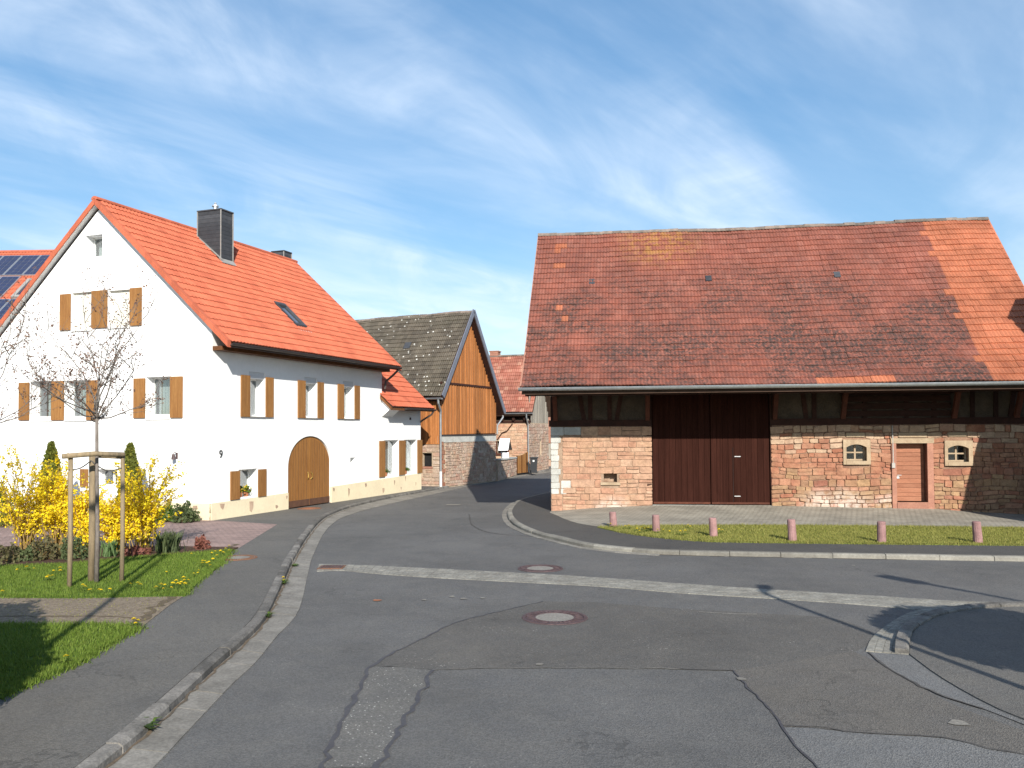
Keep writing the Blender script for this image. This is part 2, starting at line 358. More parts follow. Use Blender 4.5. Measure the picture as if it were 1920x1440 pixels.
mLEAD = mat('lead_flashing', (.30,.29,.27,1), (.38,.36,.33,1), 5, .6, .002, 20, 0, .4, .3)
mDKMET = mat('dark_gutter', (.055,.042,.038,1), (.07,.055,.05,1), 5, .5, .001, 20, 0, .4)
mFRAME = mat('window_frame', (.72,.72,.70,1), (.68,.68,.66,1), 5, .5, fine=.03)
mCURT = mat('curtain', (.55,.55,.53,1), (.45,.46,.45,1), 2, .9, st=(20,20,.3))
mBLIND = mat('roller_blind', (.72,.70,.62,1), (.69,.67,.59,1), 2, .7, fine=.03)
mROLL = mat('roller_box', (.62,.63,.64,1), (.60,.61,.62,1), 2, .6, fine=.03)
mDARK = mat('dark_room', (.012,.012,.013,1), (.02,.019,.018,1), 3, .9)
mIRON = mat('cast_iron', (.055,.034,.034,1), (.10,.062,.06,1), 12, .6, .003, 60, .1, .4)
mCOVER = mat('cover_concrete', (.26,.24,.21,1), (.18,.165,.145,1), 25, .9, .004, 80, fine=.3)
mRUST = mat('rusty_iron', (.22,.10,.05,1), (.12,.07,.05,1), 14, .8)
mSAND = mat('pink_sandstone', (.33,.19,.18,1), (.24,.135,.128,1), 7, .9, .01, 35, .08)
mBARK = mat('young_bark', (.19,.165,.145,1), (.12,.10,.085,1), 9, .9, .004, 40, st=(3,3,1))
mSTAKE = mat('weathered_stake', (.27,.205,.125,1), (.18,.14,.09,1), 4, .9, .004, 30, .12, st=(5,5,.8))
mROPE = mat('tie_strap', (.09,.085,.075,1), None, 9, .8)
mBLUEW = mat('white_sheet', (.78,.79,.80,1), None, 3, .5)
mBIN = mat('bin_plastic', (.03,.032,.036,1), None, 3, .5)
mPANEL = mat('solar_cell', (.018,.024,.06,1), (.024,.03,.075,1), 3, .18, spec=.6)
mALU = mat('aluminium', (.6,.6,.6,1), None, 3, .4, metal=.8)
mBRASS = mat('brass', (.55,.36,.10,1), None, 3, .35, metal=.8)
mTERRA = mat('terracotta', (.35,.14,.07,1), None, 5)
mBLACK = mat('black_paint_and_shade', (.03,.03,.03,1), None, 5, .5)
def leafm(name, c1, c2, var=.3, trans=.35):
    t = NT(name); c = t.mix(t.rnd, c1, c2); c = t.val(c, t.rmp(t.noise(30, 2), .2, .8, 1-var, 1+var))
    t.fin(c, .7, .25)
    tr = t.n('ShaderNodeBsdfTranslucent', {'Color': c}); mxs = t.n('ShaderNodeMixShader', {0: trans, 1: t.b.outputs[0], 2: tr.outputs[0]})
    t.t.links.new(mxs.outputs[0], t.t.nodes['Material Output'].inputs[0])
    return t.m
mGRASS = leafm('grass_blade', (.11,.185,.02,1), (.19,.245,.045,1)); mGRASS2 = leafm('verge_blade', (.23,.24,.05,1), (.33,.30,.09,1))
mFLOW = leafm('forsythia_petal', (.92,.74,.03,1), (.88,.64,.015,1), .10, .35); mDAND = leafm('dandelion_petal', (.85,.65,.02,1), (.80,.55,.01,1), .1, .2)
mTHUJA = leafm('thuja_spray', (.085,.11,.02,1), (.20,.20,.03,1)); mBUSH = leafm('bush_leaf', (.075,.10,.045,1), (.12,.15,.06,1)); mIRIS = leafm('iris_leaf', (.09,.16,.05,1), (.15,.22,.09,1))
mHEATH = leafm('heather_leaf', (.10,.085,.045,1), (.15,.14,.06,1)); mREDB = leafm('red_twig_leaf', (.20,.07,.05,1), (.28,.12,.09,1)); mBUD = leafm('tree_bud', (.16,.085,.07,1), (.25,.15,.10,1)); mLEAF = leafm('green_leaf', (.06,.11,.02,1), (.11,.17,.03,1))
mFSTEM = mat('shrub_stem', (.30,.20,.07,1), (.22,.14,.05,1), 9)
def glassm():
    t = NT('window_glass'); t.fin((.02,.025,.03,1), .04, .6)
    lw = t.n('ShaderNodeLayerWeight', {0: .25}).outputs['Facing']
    tr = t.n('ShaderNodeBsdfTransparent', {0: (.80,.84,.84,1)}); gl = t.n('ShaderNodeBsdfGlossy', {0: (.95,.97,1,1), 1: .03})
    mxs = t.n('ShaderNodeMixShader', {0: t.rmp(lw, 0, 1, .10, .75), 1: tr.outputs[0], 2: gl.outputs[0]})
    t.t.links.new(mxs.outputs[0], t.t.nodes['Material Output'].inputs[0]); return t.m
mGLASS = glassm()
SALT = [(BW.W(8.5, .25), 1.5), (BW.W(1.9, .25), .75), (BW.W(10.1, .45), .6)]
def barn_stone(name, stops, salt=True):
    t = NT(name); c = t.ramp(t.rnd, stops)
    c = t.mix(t.math('MULTIPLY', t.rmp(t.noise(1.3, 5, .65), .42, .72), .45), c, (.40,.27,.16,1))
    c = t.val(c, t.rmp(t.noise(7, 5, .65), .2, .8, .72, 1.25)); c = t.val(c, t.rmp(t.noise(50, 3), .2, .8, .86, 1.14))
    if salt:
        m = 0.
        for p_, r_ in SALT:
            dd_ = t.n('ShaderNodeVectorMath', {0: t.n('ShaderNodeVectorMath', {0: t.pos, 1: tuple(p_)}, operation='SUBTRACT').outputs[0], 1: (1., 1., 1.9)}, operation='MULTIPLY').outputs[0]
            m = t.math('ADD', m, t.rmp(t.n('ShaderNodeVectorMath', {0: dd_}, operation='LENGTH').outputs[1], r_, r_*.25))
        m = t.math('MULTIPLY', m, t.rmp(t.noise(3.2, 6, .7), .34, .62), clamp=True)
        c = t.mix(t.math('MULTIPLY', m, .8), c, (.60,.52,.45,1))
    t.bump(t.noise(18, 5, .65), .02)
    return t.fin(c, .92, .2)
mSTN_R = barn_stone('red_rubble', [(0, (.29,.118,.072,1)), (.25, (.345,.158,.10,1)), (.5, (.27,.118,.072,1)), (.75, (.37,.19,.12,1)), (1, (.24,.10,.068,1))])
mSTN_L = barn_stone('pale_rubble', [(0, (.38,.215,.145,1)), (.3, (.42,.26,.175,1)), (.6, (.36,.19,.125,1)), (1, (.44,.29,.20,1))])
mSTN_P = barn_stone('sandy_rubble', [(0, (.39,.27,.185,1)), (.4, (.42,.30,.21,1)), (.75, (.36,.225,.155,1)), (1, (.33,.19,.13,1))])
mSTN_O = barn_stone('ochre_rubble', [(0, (.26,.14,.085,1)), (.3, (.33,.20,.11,1)), (.6, (.22,.115,.075,1)), (1, (.36,.23,.13,1))])
mSTN_T = barn_stone('brown_rubble', [(0, (.34,.24,.185,1)), (.35, (.45,.35,.275,1)), (.7, (.37,.22,.165,1)), (1, (.50,.41,.33,1))], False)
mSTN_V = barn_stone('far_rubble', [(0, (.46,.26,.17,1)), (.4, (.50,.33,.22,1)), (.7, (.42,.22,.15,1)), (1, (.55,.40,.28,1))], False)
mMORT = mat('lime_mortar', (.33,.235,.165,1), (.24,.155,.105,1), 5, .95, .02, 20, fine=.2)
mMORTR = mat('red_mortar', (.27,.17,.115,1), (.18,.10,.068,1), 4, .95, .02, 20, fine=.2)
mMORTG = mat('pale_mortar', (.46,.37,.27,1), (.36,.27,.19,1), 5, .95, .02, 20, fine=.2)

# ------------------------------------------------------------------ shared builders
def clip_poly(poly, conv):
    """clip polygon (list of 2D) by convex CCW polygon"""
    out_ = list(poly)
    for i in range(len(conv)):
        a, b = conv[i], conv[(i+1) % len(conv)]; inp = out_; out_ = []
        if not inp: return []
        side = lambda p: (b[0]-a[0])*(p[1]-a[1])-(b[1]-a[1])*(p[0]-a[0])
        for k in range(len(inp)):
            p, q = inp[k-1], inp[k]; sp_, sq = side(p), side(q)
            if (sp_ < 0) != (sq < 0):
                t = sp_/(sp_-sq); out_.append((p[0]+t*(q[0]-p[0]), p[1]+t*(q[1]-p[1])))
            if sq >= 0: out_.append(q)
    return out_
def wall_holes(mb, W, outline, holes, depth=.3, m=0):
    """outline: convex CCW (s,z); holes: (s0,s1,z0,z1) with reveals going inwards"""
    xs = sorted({p[0] for p in outline} | {h[0] for h in holes} | {h[1] for h in holes}); zs = sorted({p[1] for p in outline} | {h[2] for h in holes} | {h[3] for h in holes})
    flip = np.cross(W.d, Z) @ W.n < 0
    for i in range(len(xs)-1):
        for j in range(len(zs)-1):
            cx, cz = (xs[i]+xs[i+1])/2, (zs[j]+zs[j+1])/2
            if any(h[0] < cx < h[1] and h[2] < cz < h[3] for h in holes): continue
            p = clip_poly([(xs[i],zs[j]),(xs[i+1],zs[j]),(xs[i+1],zs[j+1]),(xs[i],zs[j+1])], outline)
            if len(p) < 3: continue
            q = [W.W(a, b) for a, b in p]; mb.poly(q[::-1] if flip else q, .5, m)
    for (a, b, c, d) in holes:
        for (p, q) in (((a,c),(b,c)),((b,c),(b,d)),((b,d),(a,d)),((a,d),(a,c))):
            mb.add([W.W(p[0],p[1]), W.W(q[0],q[1]), W.W(q[0],q[1],-depth), W.W(p[0],p[1],-depth)], [(0,1,2,3)], .5, m)
def tile_template(w, g, amp, waves, lip=.036, over=1.18, nseg=8):
    xs = np.linspace(0, 1, nseg+1); zs = amp*.5*(1-np.cos(2*math.pi*waves*xs+.0))
    v = []; f = []
    for x, z in zip(xs, zs): v.append((x*w, 0, z+lip)); 
    for x, z in zip(xs, zs): v.append((x*w, g*over, z))
    for x, z in zip(xs, zs): v.append((x*w, 0, z-.004))
    n = nseg+1
    for i in range(nseg): f.append((i, i+1, n+i+1, n+i)); f.append((2*n+i, 2*n+i+1, i+1, i))
    return np.array(v), f
def tiled(parent, W, s0, s1, prof, w, g, amp, waves, mats, sag=0., nind=300, jit=.004, pick=None, skip=None, nseg=8):
    """lay tiles on slope: prof = [(o,z) eave ... ridge]; mats: list; pick(s,o,z,i,j)->mat index"""
    pr = np.array(prof, float); seg = np.r_[0, np.cumsum(np.linalg.norm(np.diff(pr, axis=0), axis=1))]; Lg = seg[-1]
    nr = int(round(Lg/g)); g = Lg/nr; nc = int(round((s1-s0)/w)); w = (s1-s0)/nc
    tv, tf = tile_template(w, g, amp, waves, nseg=nseg)
    items = []
    for j in range(nr):
        t = j*g; a = np.array([np.interp(t, seg, pr[:,0]), np.interp(t, seg, pr[:,1])]); b = np.array([np.interp(t+g, seg, pr[:,0]), np.interp(t+g, seg, pr[:,1])])
        dv = (b-a)/np.linalg.norm(b-a); vv = W.n*dv[0]+Z*dv[1]
        nn = np.cross(W.d, vv); nn /= np.linalg.norm(nn)
        if nn[2] < 0: nn = -nn
        wob = random.uniform(-.012, .012)*(1 if sag else .3)
        for i in range(nc):
            s_ = s0+i*w
            if skip and skip(s_+w/2, a[0]+dv[0]*g/2): continue
            dz = sag*(math.sin(s_*.55+1.1)+.6*math.sin(s_*1.37+j*.12)+.4*math.sin(s_*2.9+j*.3))*.5 if sag else 0
            P = W.W(s_, a[1], a[0]) + nn*(dz+random.uniform(-jit, jit)+.01) + vv*(wob+random.uniform(-jit, jit))
            rz = random.gauss(0, jit*1.2); u2 = W.d*math.cos(rz)+vv*math.sin(rz); v2 = vv*math.cos(rz)-W.d*math.sin(rz)
            items.append((P, u2, v2, nn, pick(s_+w/2, a[0], a[1], i, j) if pick else 0))
    right = np.cross(W.d, vv) @ nn > 0
    fs = tf if right else [f[::-1] for f in tf]
    items.sort(key=lambda it: np.linalg.norm(it[0]-CAM))
    mes = []
    for mm in mats:
        me = bpy.data.meshes.new('tile'); me.from_pydata(tv.tolist(), [], fs); me.materials.append(mm); me.update(); mes.append(me)
    for P, u2, v2, n2, k in items[:nind]:
        M = Matrix(((u2[0],v2[0],n2[0],P[0]),(u2[1],v2[1],n2[1],P[1]),(u2[2],v2[2],n2[2],P[2]),(0,0,0,1)))
        link(bpy.data.objects.new('tile', mes[k]), parent, M)
    rest = items[nind:]
    for k, mm in enumerate(mats):
        it = [x for x in rest if x[4] == k]
        if not it: continue
        Pn = np.array([x[0] for x in it]); U = np.array([x[1] for x in it]); Vv = np.array([x[2] for x in it]); N = np.array([x[3] for x in it])
        vv_ = Pn[:,None,:]+tv[None,:,0:1]*U[:,None,:]+tv[None,:,1:2]*Vv[:,None,:]+tv[None,:,2:3]*N[:,None,:]
        q = np.array(fs); quads_obj('tile_field', vv_[:, q, :].reshape(-1, 4, 3), mm, parent, pr=np.repeat(rng.random(len(it)), len(fs)), kind='stuff')
def stone_layout(s0, s1, z0, z1, holes, h0, h1, w0, w1):
    res = []; z = z0
    while z < z1-.04:
        hh = random.uniform(h0, h1)
        if z+hh > z1-.06: hh = z1-z
        iv = [(s0, s1)]
        for (a, b, c, d) in holes:
            if min(z+hh, d)-max(z, c) > hh*.3:
                iv2 = []
                for (p, q) in iv:
                    if a > p: iv2.append((p, min(q, a)))
                    if b < q: iv2.append((max(p, b), q))
                iv = [(p, q) for p, q in iv2 if q-p > .03]
        for (p, q) in iv:
            s_ = p
            while s_ < q-.02:
                ww = random.uniform(w0, w1)*random.choice((.7, 1, 1, 1.3))
                if s_+ww > q-w0*.6: ww = q-s_
                if hh > (h0+h1)/2 and random.random() < .22:
                    k = random.uniform(.4, .6); res += [(s_, s_+ww, z, z+hh*k), (s_, s_+ww, z+hh*k, z+hh)]
                else: res.append((s_, s_+ww, z, z+hh))
                s_ += ww
        z += hh
    return res
def stone_mb(mb, W, r, gap=.012, out_=(.02,.05), jit=.02, base=-.02, wav=0., m=0):
    s0, s1, z0, z1 = r; g = gap*random.uniform(.4, 1.3); j = lambda k=1.: random.uniform(-jit, jit)*k
    wf = lambda s_: wav*(.6*math.sin(s_*1.9+z0*1.7)+.5*math.sin(s_*4.3+z0*3.1)); dz0 = wf(s0); dz1 = wf(s1)
    jj = min(jit, (s1-s0)*.14, (z1-z0)*.16); j = lambda k=1.: random.uniform(-jj, jj)*k
    c = min(.022, (z1-z0)*.18, (s1-s0)*.18)
    pts = [(s0+g+c+j(), z0+g+dz0), (s1-g-c+j(), z0+g+dz1+j(.5)), (s1-g, z0+g+c+dz1+j()), (s1-g+j(.4), z1-g-c+dz1+j()), (s1-g-c+j(), z1-g+dz1+j(.4)), (s0+g+c+j(), z1-g+dz0+j(.4)), (s0+g+j(.4), z1-g-c+dz0+j()), (s0+g, z0+g+c+dz0+j())]
    oo = random.uniform(*out_); cx = sum(p[0] for p in pts)/8; cz = sum(p[1] for p in pts)/8; k = .94
    vs = [W.W(a, b, base) for a, b in pts]+[W.W(a, b, oo*.75) for a, b in pts]+[W.W(cx+(a-cx)*k, cz+(b-cz)*k, oo+random.uniform(-.006, .006)) for a, b in pts]
    fs = [(i, (i+1) % 8, (i+1) % 8+8, i+8) for i in range(8)]+[(i+8, (i+1) % 8+8, (i+1) % 8+16, i+16) for i in range(8)]+[tuple(range(16, 24))]
    if np.cross(W.d, Z) @ W.n < 0: fs = [f[::-1] for f in fs]
    mb.add(vs, fs, None, m); return mb
def stones(parent, W, rects, mat, nind=300, **k):
    rects = sorted(rects, key=lambda r: -(r[1]-r[0])*(r[3]-r[2]))
    for r in rects[:nind]: stone_mb(MB(), W, r, **k).build('stone', mat, parent)
    if rects[nind:]:
        mb = MB()
        for r in rects[nind:]: stone_mb(mb, W, r, **k)
        mb.build('stone_field', mat, parent, kind='stuff')
def gutter(parent, W, s0, s1, o, z, r, mat, name='gutter'):
    mb = MB(); n = 8; ring = [(o+r*math.cos(t), z+r*math.sin(t)) for t in np.linspace(math.pi, 2*math.pi, n+1)]
    ring2 = [(o+(r-.008)*math.cos(t), z+(r-.008)*math.sin(t)) for t in np.linspace(2*math.pi, math.pi, n+1)]
    mb.prism([W.W(s0, b, a) for a, b in ring+ring2], W.d*(s1-s0))
    mb.tube([W.W(s0, z, o+r), W.W(s1, z, o+r)], .011, 6)
    return mb.build(name, mat, parent)
def window(parent, W, s0, s1, z0, z1, rec, bars=(1, 0), curtain=None, fw=.055, blind=False, glass=True):
    """timber window in an opening: frame + pane + curtain as sub-parts"""
    mb = MB(); o0, o1 = -rec-.06, -rec
    mb.wbox(W, s0, s0+fw, z0, z1, o0, o1); mb.wbox(W, s1-fw, s1, z0, z1, o0, o1); mb.wbox(W, s0+fw, s1-fw, z0, z0+fw, o0, o1); mb.wbox(W, s0+fw, s1-fw, z1-fw, z1, o0, o1)
    for i in range(bars[0]):
        c = s0+(s1-s0)*(i+1)/(bars[0]+1); mb.wbox(W, c-.035, c+.035, z0+fw, z1-fw, o0+.004, o1+.004)
    for i in range(bars[1]):
        c = z0+(z1-z0)*(i+1)/(bars[1]+1); mb.wbox(W, s0+fw, s1-fw, c-.02, c+.02, o0+.008, o1+.002)
    wd = mb.build('window', mFRAME, parent)
    n = bars[0]+1
    for i in range(n):
        a = s0+fw+(s1-s0-2*fw)*i/n+(.03 if i else 0); b = s0+fw+(s1-s0-2*fw)*(i+1)/n-(.03 if i < n-1 else 0)
        MB().wbox(W, a, b, z0+fw, z1-fw, o0+.025, o0+.033).build('pane', mGLASS, wd)
    if curtain:
        mb = MB()
        for (a, b) in curtain:
            N = 14; a = s0+fw+(s1-s0-2*fw)*a; b = s0+fw+(s1-s0-2*fw)*b
            P = [(a+(b-a)*i/N, -rec-.16+.02*(i % 2)) for i in range(N+1)]
            for i in range(N): mb.add([W.W(P[i][0], z0, P[i][1]), W.W(P[i+1][0], z0, P[i+1][1]), W.W(P[i+1][0], z1, P[i+1][1]), W.W(P[i][0], z1, P[i][1])], [(0,1,2,3)], .5)
        mb.build('curtain', mCURT, wd)
    MB().wbox(W, s0-.2, s1+.2, z0-.3, z1+.3, -rec-.95, -rec-.9).build('room_back', mDARK, wd)
    return wd
def shutter(parent, W, s0, s1, z0, z1):
    mb = MB(); n = max(2, int((s1-s0)/.12)); w_ = (s1-s0)/n
    for i in range(n): mb.wbox(W, s0+i*w_+(.004 if i else 0), s0+(i+1)*w_, z0, z1, .022, .058, .4+.15*random.random())
    for z in (z0+.14, z1-.2): mb.wbox(W, s0+.03, s1-.03, z, z+.07, .003, .022, .3)
    return mb.build('shutter', mSHUT, parent)

# ================================================================== GROUND
sheet('ground', [(-700,-300),(700,-300),(700,1200),(-700,1200)], -.16, mEARTH, kind='structure')
road = sheet('road', [(-60,-25),(70,-25),(70,100),(-60,100)], 0., mASPH, kind='structure')
KLpx = [(-420,1900),(60,1556),(200,1440),(257,1393),(333,1323),(417,1243),(463,1203),(500,1160),(533,1090),(553,1047),(580,1003),(605,975),(630,962),(662,951),(712,939),(762,929),(825,917.5),(880,906),(943,895),(985,889),(1033,883),(1090,877)]
GLpx = [(-300,1900),(165,1556),(290,1440),(367,1357),(437,1283),(483,1240),(520,1193),(560,1147),(577,1080),(587,1043),(610,997),(634,975),(652,967),(680,958),(725,946.5),(775,935),(830,923),(885,910.5),(946,898.5),(990,891.5),(1036,885),(1092,878.5)]
KL = spline(gpx(KLpx)); GL = spline(gpx(GLpx))
KRpx = [(1046,915),(1033,925),(1000,933),(972,941.5),(958,952),(951,966),(962,985),(1000,1003),(1042,1014),(1100,1027.5),(1200,1038),(1300,1042),(1500,1046),(1700,1049.5),(1920,1053),(2300,1060)]
KR = spline([(14,80),(8,62),(4.2,47)]+gpx(KRpx), .25)
pave_l = sheet('pavement', list(offs(KL, .135))+[(-55, 99),(-55,-24)], .10, mPAVE, .2, kind='structure')
pave_r = sheet('pavement', list(offs(KR, .155))+[(60, 17),(60, 99)], .10, mPAVE2, .2, kind='structure')
def kerb_stones(parent, c, hgt, wid, ln, mat, sgn=1, dip=None):
    s_ = np.r_[0, np.cumsum(np.linalg.norm(np.diff(c, axis=0), axis=1))]; n = int(s_[-1]/ln)
    nrm = offs(c, 1.)-c
    for k in range(n):
        a, b = k*s_[-1]/n+.006, (k+1)*s_[-1]/n-.006; q = np.linspace(a, b, 4); jz = random.uniform(-.006, .006); jo = random.uniform(-.008, .008)
        P = np.c_[np.interp(q, s_, c[:,0]), np.interp(q, s_, c[:,1])]; N = np.c_[np.interp(q, s_, nrm[:,0]), np.interp(q, s_, nrm[:,1])]*sgn
        hh = hgt if dip is None else dip(q[1])
        cs = [(jo, -.05), (jo+.004, hh*.72), (jo+.035, hh+jz), (wid, hh+.002+jz), (wid, -.05)]
        mb = MB(); vs_ = [(P[i,0]+N[i,0]*o, P[i,1]+N[i,1]*o, z) for i in range(4) for o, z in cs]
        fs = [(i*5+j, i*5+5+j, i*5+6+j, i*5+1+j) for i in range(3) for j in range(4)]+[(0,1,2,3,4), (19,18,17,16,15)]
        if sgn > 0: fs = [f[::-1] for f in fs]
        mb.add(vs_, fs); mb.build('kerb_stone', mat, parent)
def resamp(c, n):
    s_ = np.r_[0, np.cumsum(np.linalg.norm(np.diff(c, axis=0), axis=1))]; q = np.linspace(0, s_[-1], n+1)
    return np.c_[np.interp(q, s_, c[:,0]), np.interp(q, s_, c[:,1])]
def block_strip(parent, name, cA, cB, n, rows, z, mat, single=True, gap=.012, kind=None):
    a, b = resamp(cA, n), resamp(cB, n); acc = MB()
    for i in range(n):
        for r in range(rows):
            t0, t1 = r/rows, (r+1)/rows; sh = 0
            q = [a[i]*(1-t0)+b[i]*t0, a[i+1]*(1-t0)+b[i+1]*t0, a[i+1]*(1-t1)+b[i+1]*t1, a[i]*(1-t1)+b[i]*t1]; c = sum(q)/4
            wd = max(np.linalg.norm(q[1]-q[0]), .05); k = 1-gap/wd; zz_ = z+random.uniform(-.003, .003)
            q = [c+(p-c)*k for p in q]; top = [(p[0], p[1], zz_) for p in q]; lo = [(c[0]+(p[0]-c[0])*1.004, c[1]+(p[1]-c[1])*1.004, -.02) for p in q]
            fs = [(0,1,2,3)]+[(j+4, (j+1) % 4+4, (j+1) % 4, j) for j in range(4)]
            ar = (q[1][0]-q[0][0])*(q[2][1]-q[0][1])-(q[1][1]-q[0][1])*(q[2][0]-q[0][0])
            if ar < 0: fs = [f[::-1] for f in fs]
            mb = MB() if single else acc
            mb.add(top+lo, fs)
            if single: mb.build(name, mat, parent)
    if not single: acc.build(name, mat, parent, kind=kind)
kerb_stones(pave_l, KL, .095, .14, 1.0, mKERB, 1)
kerb_stones(pave_r, KR, .095, .16, 1.0, mKERBL, 1)
block_strip(road, 'gutter_slab', KL, GL, 110, 1, .012, mGUT)
# gutter row round the right-hand corner
seg = KR[(KR[:,0] < 3.2) & (KR[:,1] < 40)]
block_strip(road, 'gutter_slab', seg, offs(seg, -.17), 24, 1, .012, mGUT)
# block-paved channel across the mouth of the side road and round the island
up = spline(gpx([(598,1058),(640,1059),(665,1060),(720,1062),(900,1071),(1100,1082),(1280,1095),(1400,1103),(1480,1108),(1647,1118),(1780,1127),(1920,1131),(2200,1137)]))
lo = spline(gpx([(594,1072),(640,1070),(690,1075),(800,1083),(950,1091),(1120,1100),(1280,1113),(1447,1123),(1580,1132),(1680,1140),(1717,1144),(1800,1141),(2060,1139)]))
block_strip(road, 'channel_blocks', up, lo, 95, 5, .010, mBLK, False, .006, 'stuff')
KIpx = [(1705,1229),(1707,1203),(1717,1183),(1740,1167),(1780,1153),(1847,1143.5),(1920,1140),(2150,1139)]
KI = spline(gpx(KIpx), .15)
oI = spline(gpx([(1623,1222),(1633,1200),(1657,1178),(1697,1153),(1735,1143),(1800,1137),(1850,1136),(2000,1136)]), .15)
block_strip(road, 'channel_blocks', oI, KI, 46, 5, .014, mBLK, False, .005, 'stuff')
edge = spline(gpx([(1705,1229),(1760,1270),(1843,1318),(1920,1352),(2300,1500)]), .3)
island = sheet('pavement', list(KI[::-1])+list(edge)+[tuple(G(2900,1500)[:2]), tuple(G(2900,1150)[:2])], .022, mPAVE, .03, kind='structure')
kerb_stones(island, KI[::-1], .062, .15, .5, mKERB, -1)
ed2 = spline(gpx([(1627,1224),(1660,1250),(1720,1285),(1780,1310),(1843,1330),(1925,1362),(2300,1520)]), .3)
sheet('dropped_kerb', list(edge)+list(ed2[::-1]), .008, mASPH3, kind='structure')
# asphalt repairs
def patch(px, z, m, n='asphalt_patch'): return sheet(n, [tuple(p) for p in spline(gpx(px+[px[0]]), .25)], z, m, kind='structure')
L1 = [(560,1540),(603,1440),(633,1373),(660,1317),(683,1267),(697,1250),(740,1223),(783,1203),(833,1177),(883,1160),(967,1140),(1020,1128)]
L2 = [(650,1540),(710,1440),(733,1397),(753,1360),(770,1330),(793,1297),(810,1257)]
L3 = [(1280,1255),(1373,1258),(1423,1310),(1467,1363),(1497,1403),(1533,1440),(1620,1540)]
def flat(c1, c2, z, m, n='asphalt_patch'): return sheet(n, list(spline(gpx(c1), .2))+list(spline(gpx(c2), .2)[::-1]), z, m, kind='structure')
flat(L1[1:6]+[(760,1252)], [L2[1]]+L2[2:], .004, mASPH4)
flat(L1[5:], [(760,1252),(810,1256),(960,1253),(1280,1255),(1373,1258),(1480,1245),(1600,1222),(1640,1190),(1560,1160),(1420,1150),(1250,1140),(1120,1130)], .004, mASPH2)
flat([(1373,1258),(1423,1310),(1467,1363)], [(1600,1222),(1660,1250),(1780,1318),(1930,1375),(2100,1440),(1920,1415),(1847,1403),(1780,1385),(1613,1375),(1530,1365),(1470,1363.5)], .005, mASPH5)
flat([(1467,1364),(1497,1403),(1533,1440),(1620,1540)], [(1530,1366),(1613,1376),(1780,1386),(1847,1404),(1920,1416),(2300,1520)], .004, mASPH3)
if 0: flat(L2, [(810,1257),(960,1253),(1280,1255),(1373,1258),(1423,1310),(1467,1363),(1497,1403),(1533,1440),(1620,1540)], .003, mASPH)
def joint(px, wd, m, z=.009, name='tar_joint', jit=.012):
    c = spline(gpx(px), .12); w_ = np.array([wd*random.uniform(.55, 1.25) for _ in c]); t = np.gradient(c, axis=0); t /= np.linalg.norm(t, axis=1)[:,None]; n = np.c_[-t[:,1], t[:,0]]
    c = c+n*rng.normal(0, jit, (len(c), 1)); a = c+n*w_[:,None]/2; b = c-n*w_[:,None]/2; mb = MB(); k = len(c)
    mb.add([(x, y, z) for x, y in b]+[(x, y, z) for x, y in a], [(i, i+1, i+1+k, i+k) for i in range(k-1)], .5)
    return mb.build(name, m, road)
joint(L1[:7], .05, mTAR, jit=.018); joint(L1[6:], .022, mTAR); joint(L2, .05, mTAR, jit=.018)
joint([(810,1257),(960,1253),(1280,1255)], .014, mGUT); joint([(1270,1255),(1373,1258)], .02, mSEAM); joint(L3[1:], .022, mTAR)
joint([(1470,1363),(1530,1365),(1613,1375),(1780,1385),(1847,1403),(1920,1415)], .03, mSEAM)
joint([(1627,1224),(1660,1250),(1720,1285),(1780,1310),(1843,1330)], .03, mSEAM, .012)
joint([(880,965),(886,985),(925,1000),(1010,1007)], .03, mSEAM); joint([(1180,1048),(1240,1046)], .03, mKERBL)
joint([(1310,1148),(1360,1151),(1420,1153)], .05, mGUT, .007)
for (u, v, r_, m) in [(848,1118,.05,mKERBL),(870,1122,.06,mGUT),(905,1121,.04,mKERBL),(708,1125,.07,mTERRA),(795,1124,.05,mGUT),(1010,1245,.05,mGUT),(1390,1272,.06,mGUT),(1600,1060,.04,mKERBL),(237,1272,.035,mKERBL),(1795,1355,.1,mGUT),(850,946,.3,mKERBL)]:
    c = G(u, v, .012); MB().poly([(c[0]+r_*random.uniform(.6,1.2)*math.cos(t), c[1]+r_*random.uniform(.5,1.1)*math.sin(t), .012) for t in np.linspace(0, 6.28, 9)[:-1]]).build('road_spot', m, road)
# covers
def cover(name, u, v, r_, z, label, ring=mIRON, mid=mCOVER, inner=.6):
    c = G(u, v, z); t = thing(name, label, 'manhole cover', c)
    def ringm(r0, r1, z0, z1, n=40):
        mb = MB(); a = [2*math.pi*i/n for i in range(n)]
        for (ra, za, rb, zb) in ((r0, z1, r1, z1), (r1, z1, r1+.01, z0), (r0-.004, z0, r0, z1)):
            mb.add([(c[0]+ra*math.cos(x), c[1]+ra*math.sin(x), za) for x in a]+[(c[0]+rb*math.cos(x), c[1]+rb*math.sin(x), zb) for x in a], [(i, i+n, (i+1) % n+n, (i+1) % n) for i in range(n)])
        return mb
    ringm(r_*.90, r_, z, z+.012).build('frame_ring', ring, t); mb = ringm(r_*inner, r_*.87, z, z+.009)
    for i in range(36):
        x = 2*math.pi*i/36; d = V3(math.cos(x), math.sin(x), 0); mb.box(c+d*r_*.74+Z*.011, d*r_*.09, np.cross(Z, d)*.016, Z*.004)
    mb.build('cover_rim', ring, t)
    mb = MB(); mb.poly([(c[0]+r_*inner*.99*math.cos(x), c[1]+r_*inner*.99*math.sin(x), z+.006) for x in np.linspace(0, 2*math.pi, 37)[:-1]]); mb.build('cover_plate', mid, t)
cover('manhole_cover', 1040, 1158, .45, .006, 'round iron manhole cover with pale concrete centre in the patched asphalt of the side road')
cover('manhole_cover', 1013, 1066, .42, .004, 'round reddish manhole cover just beyond the pale channel strip')
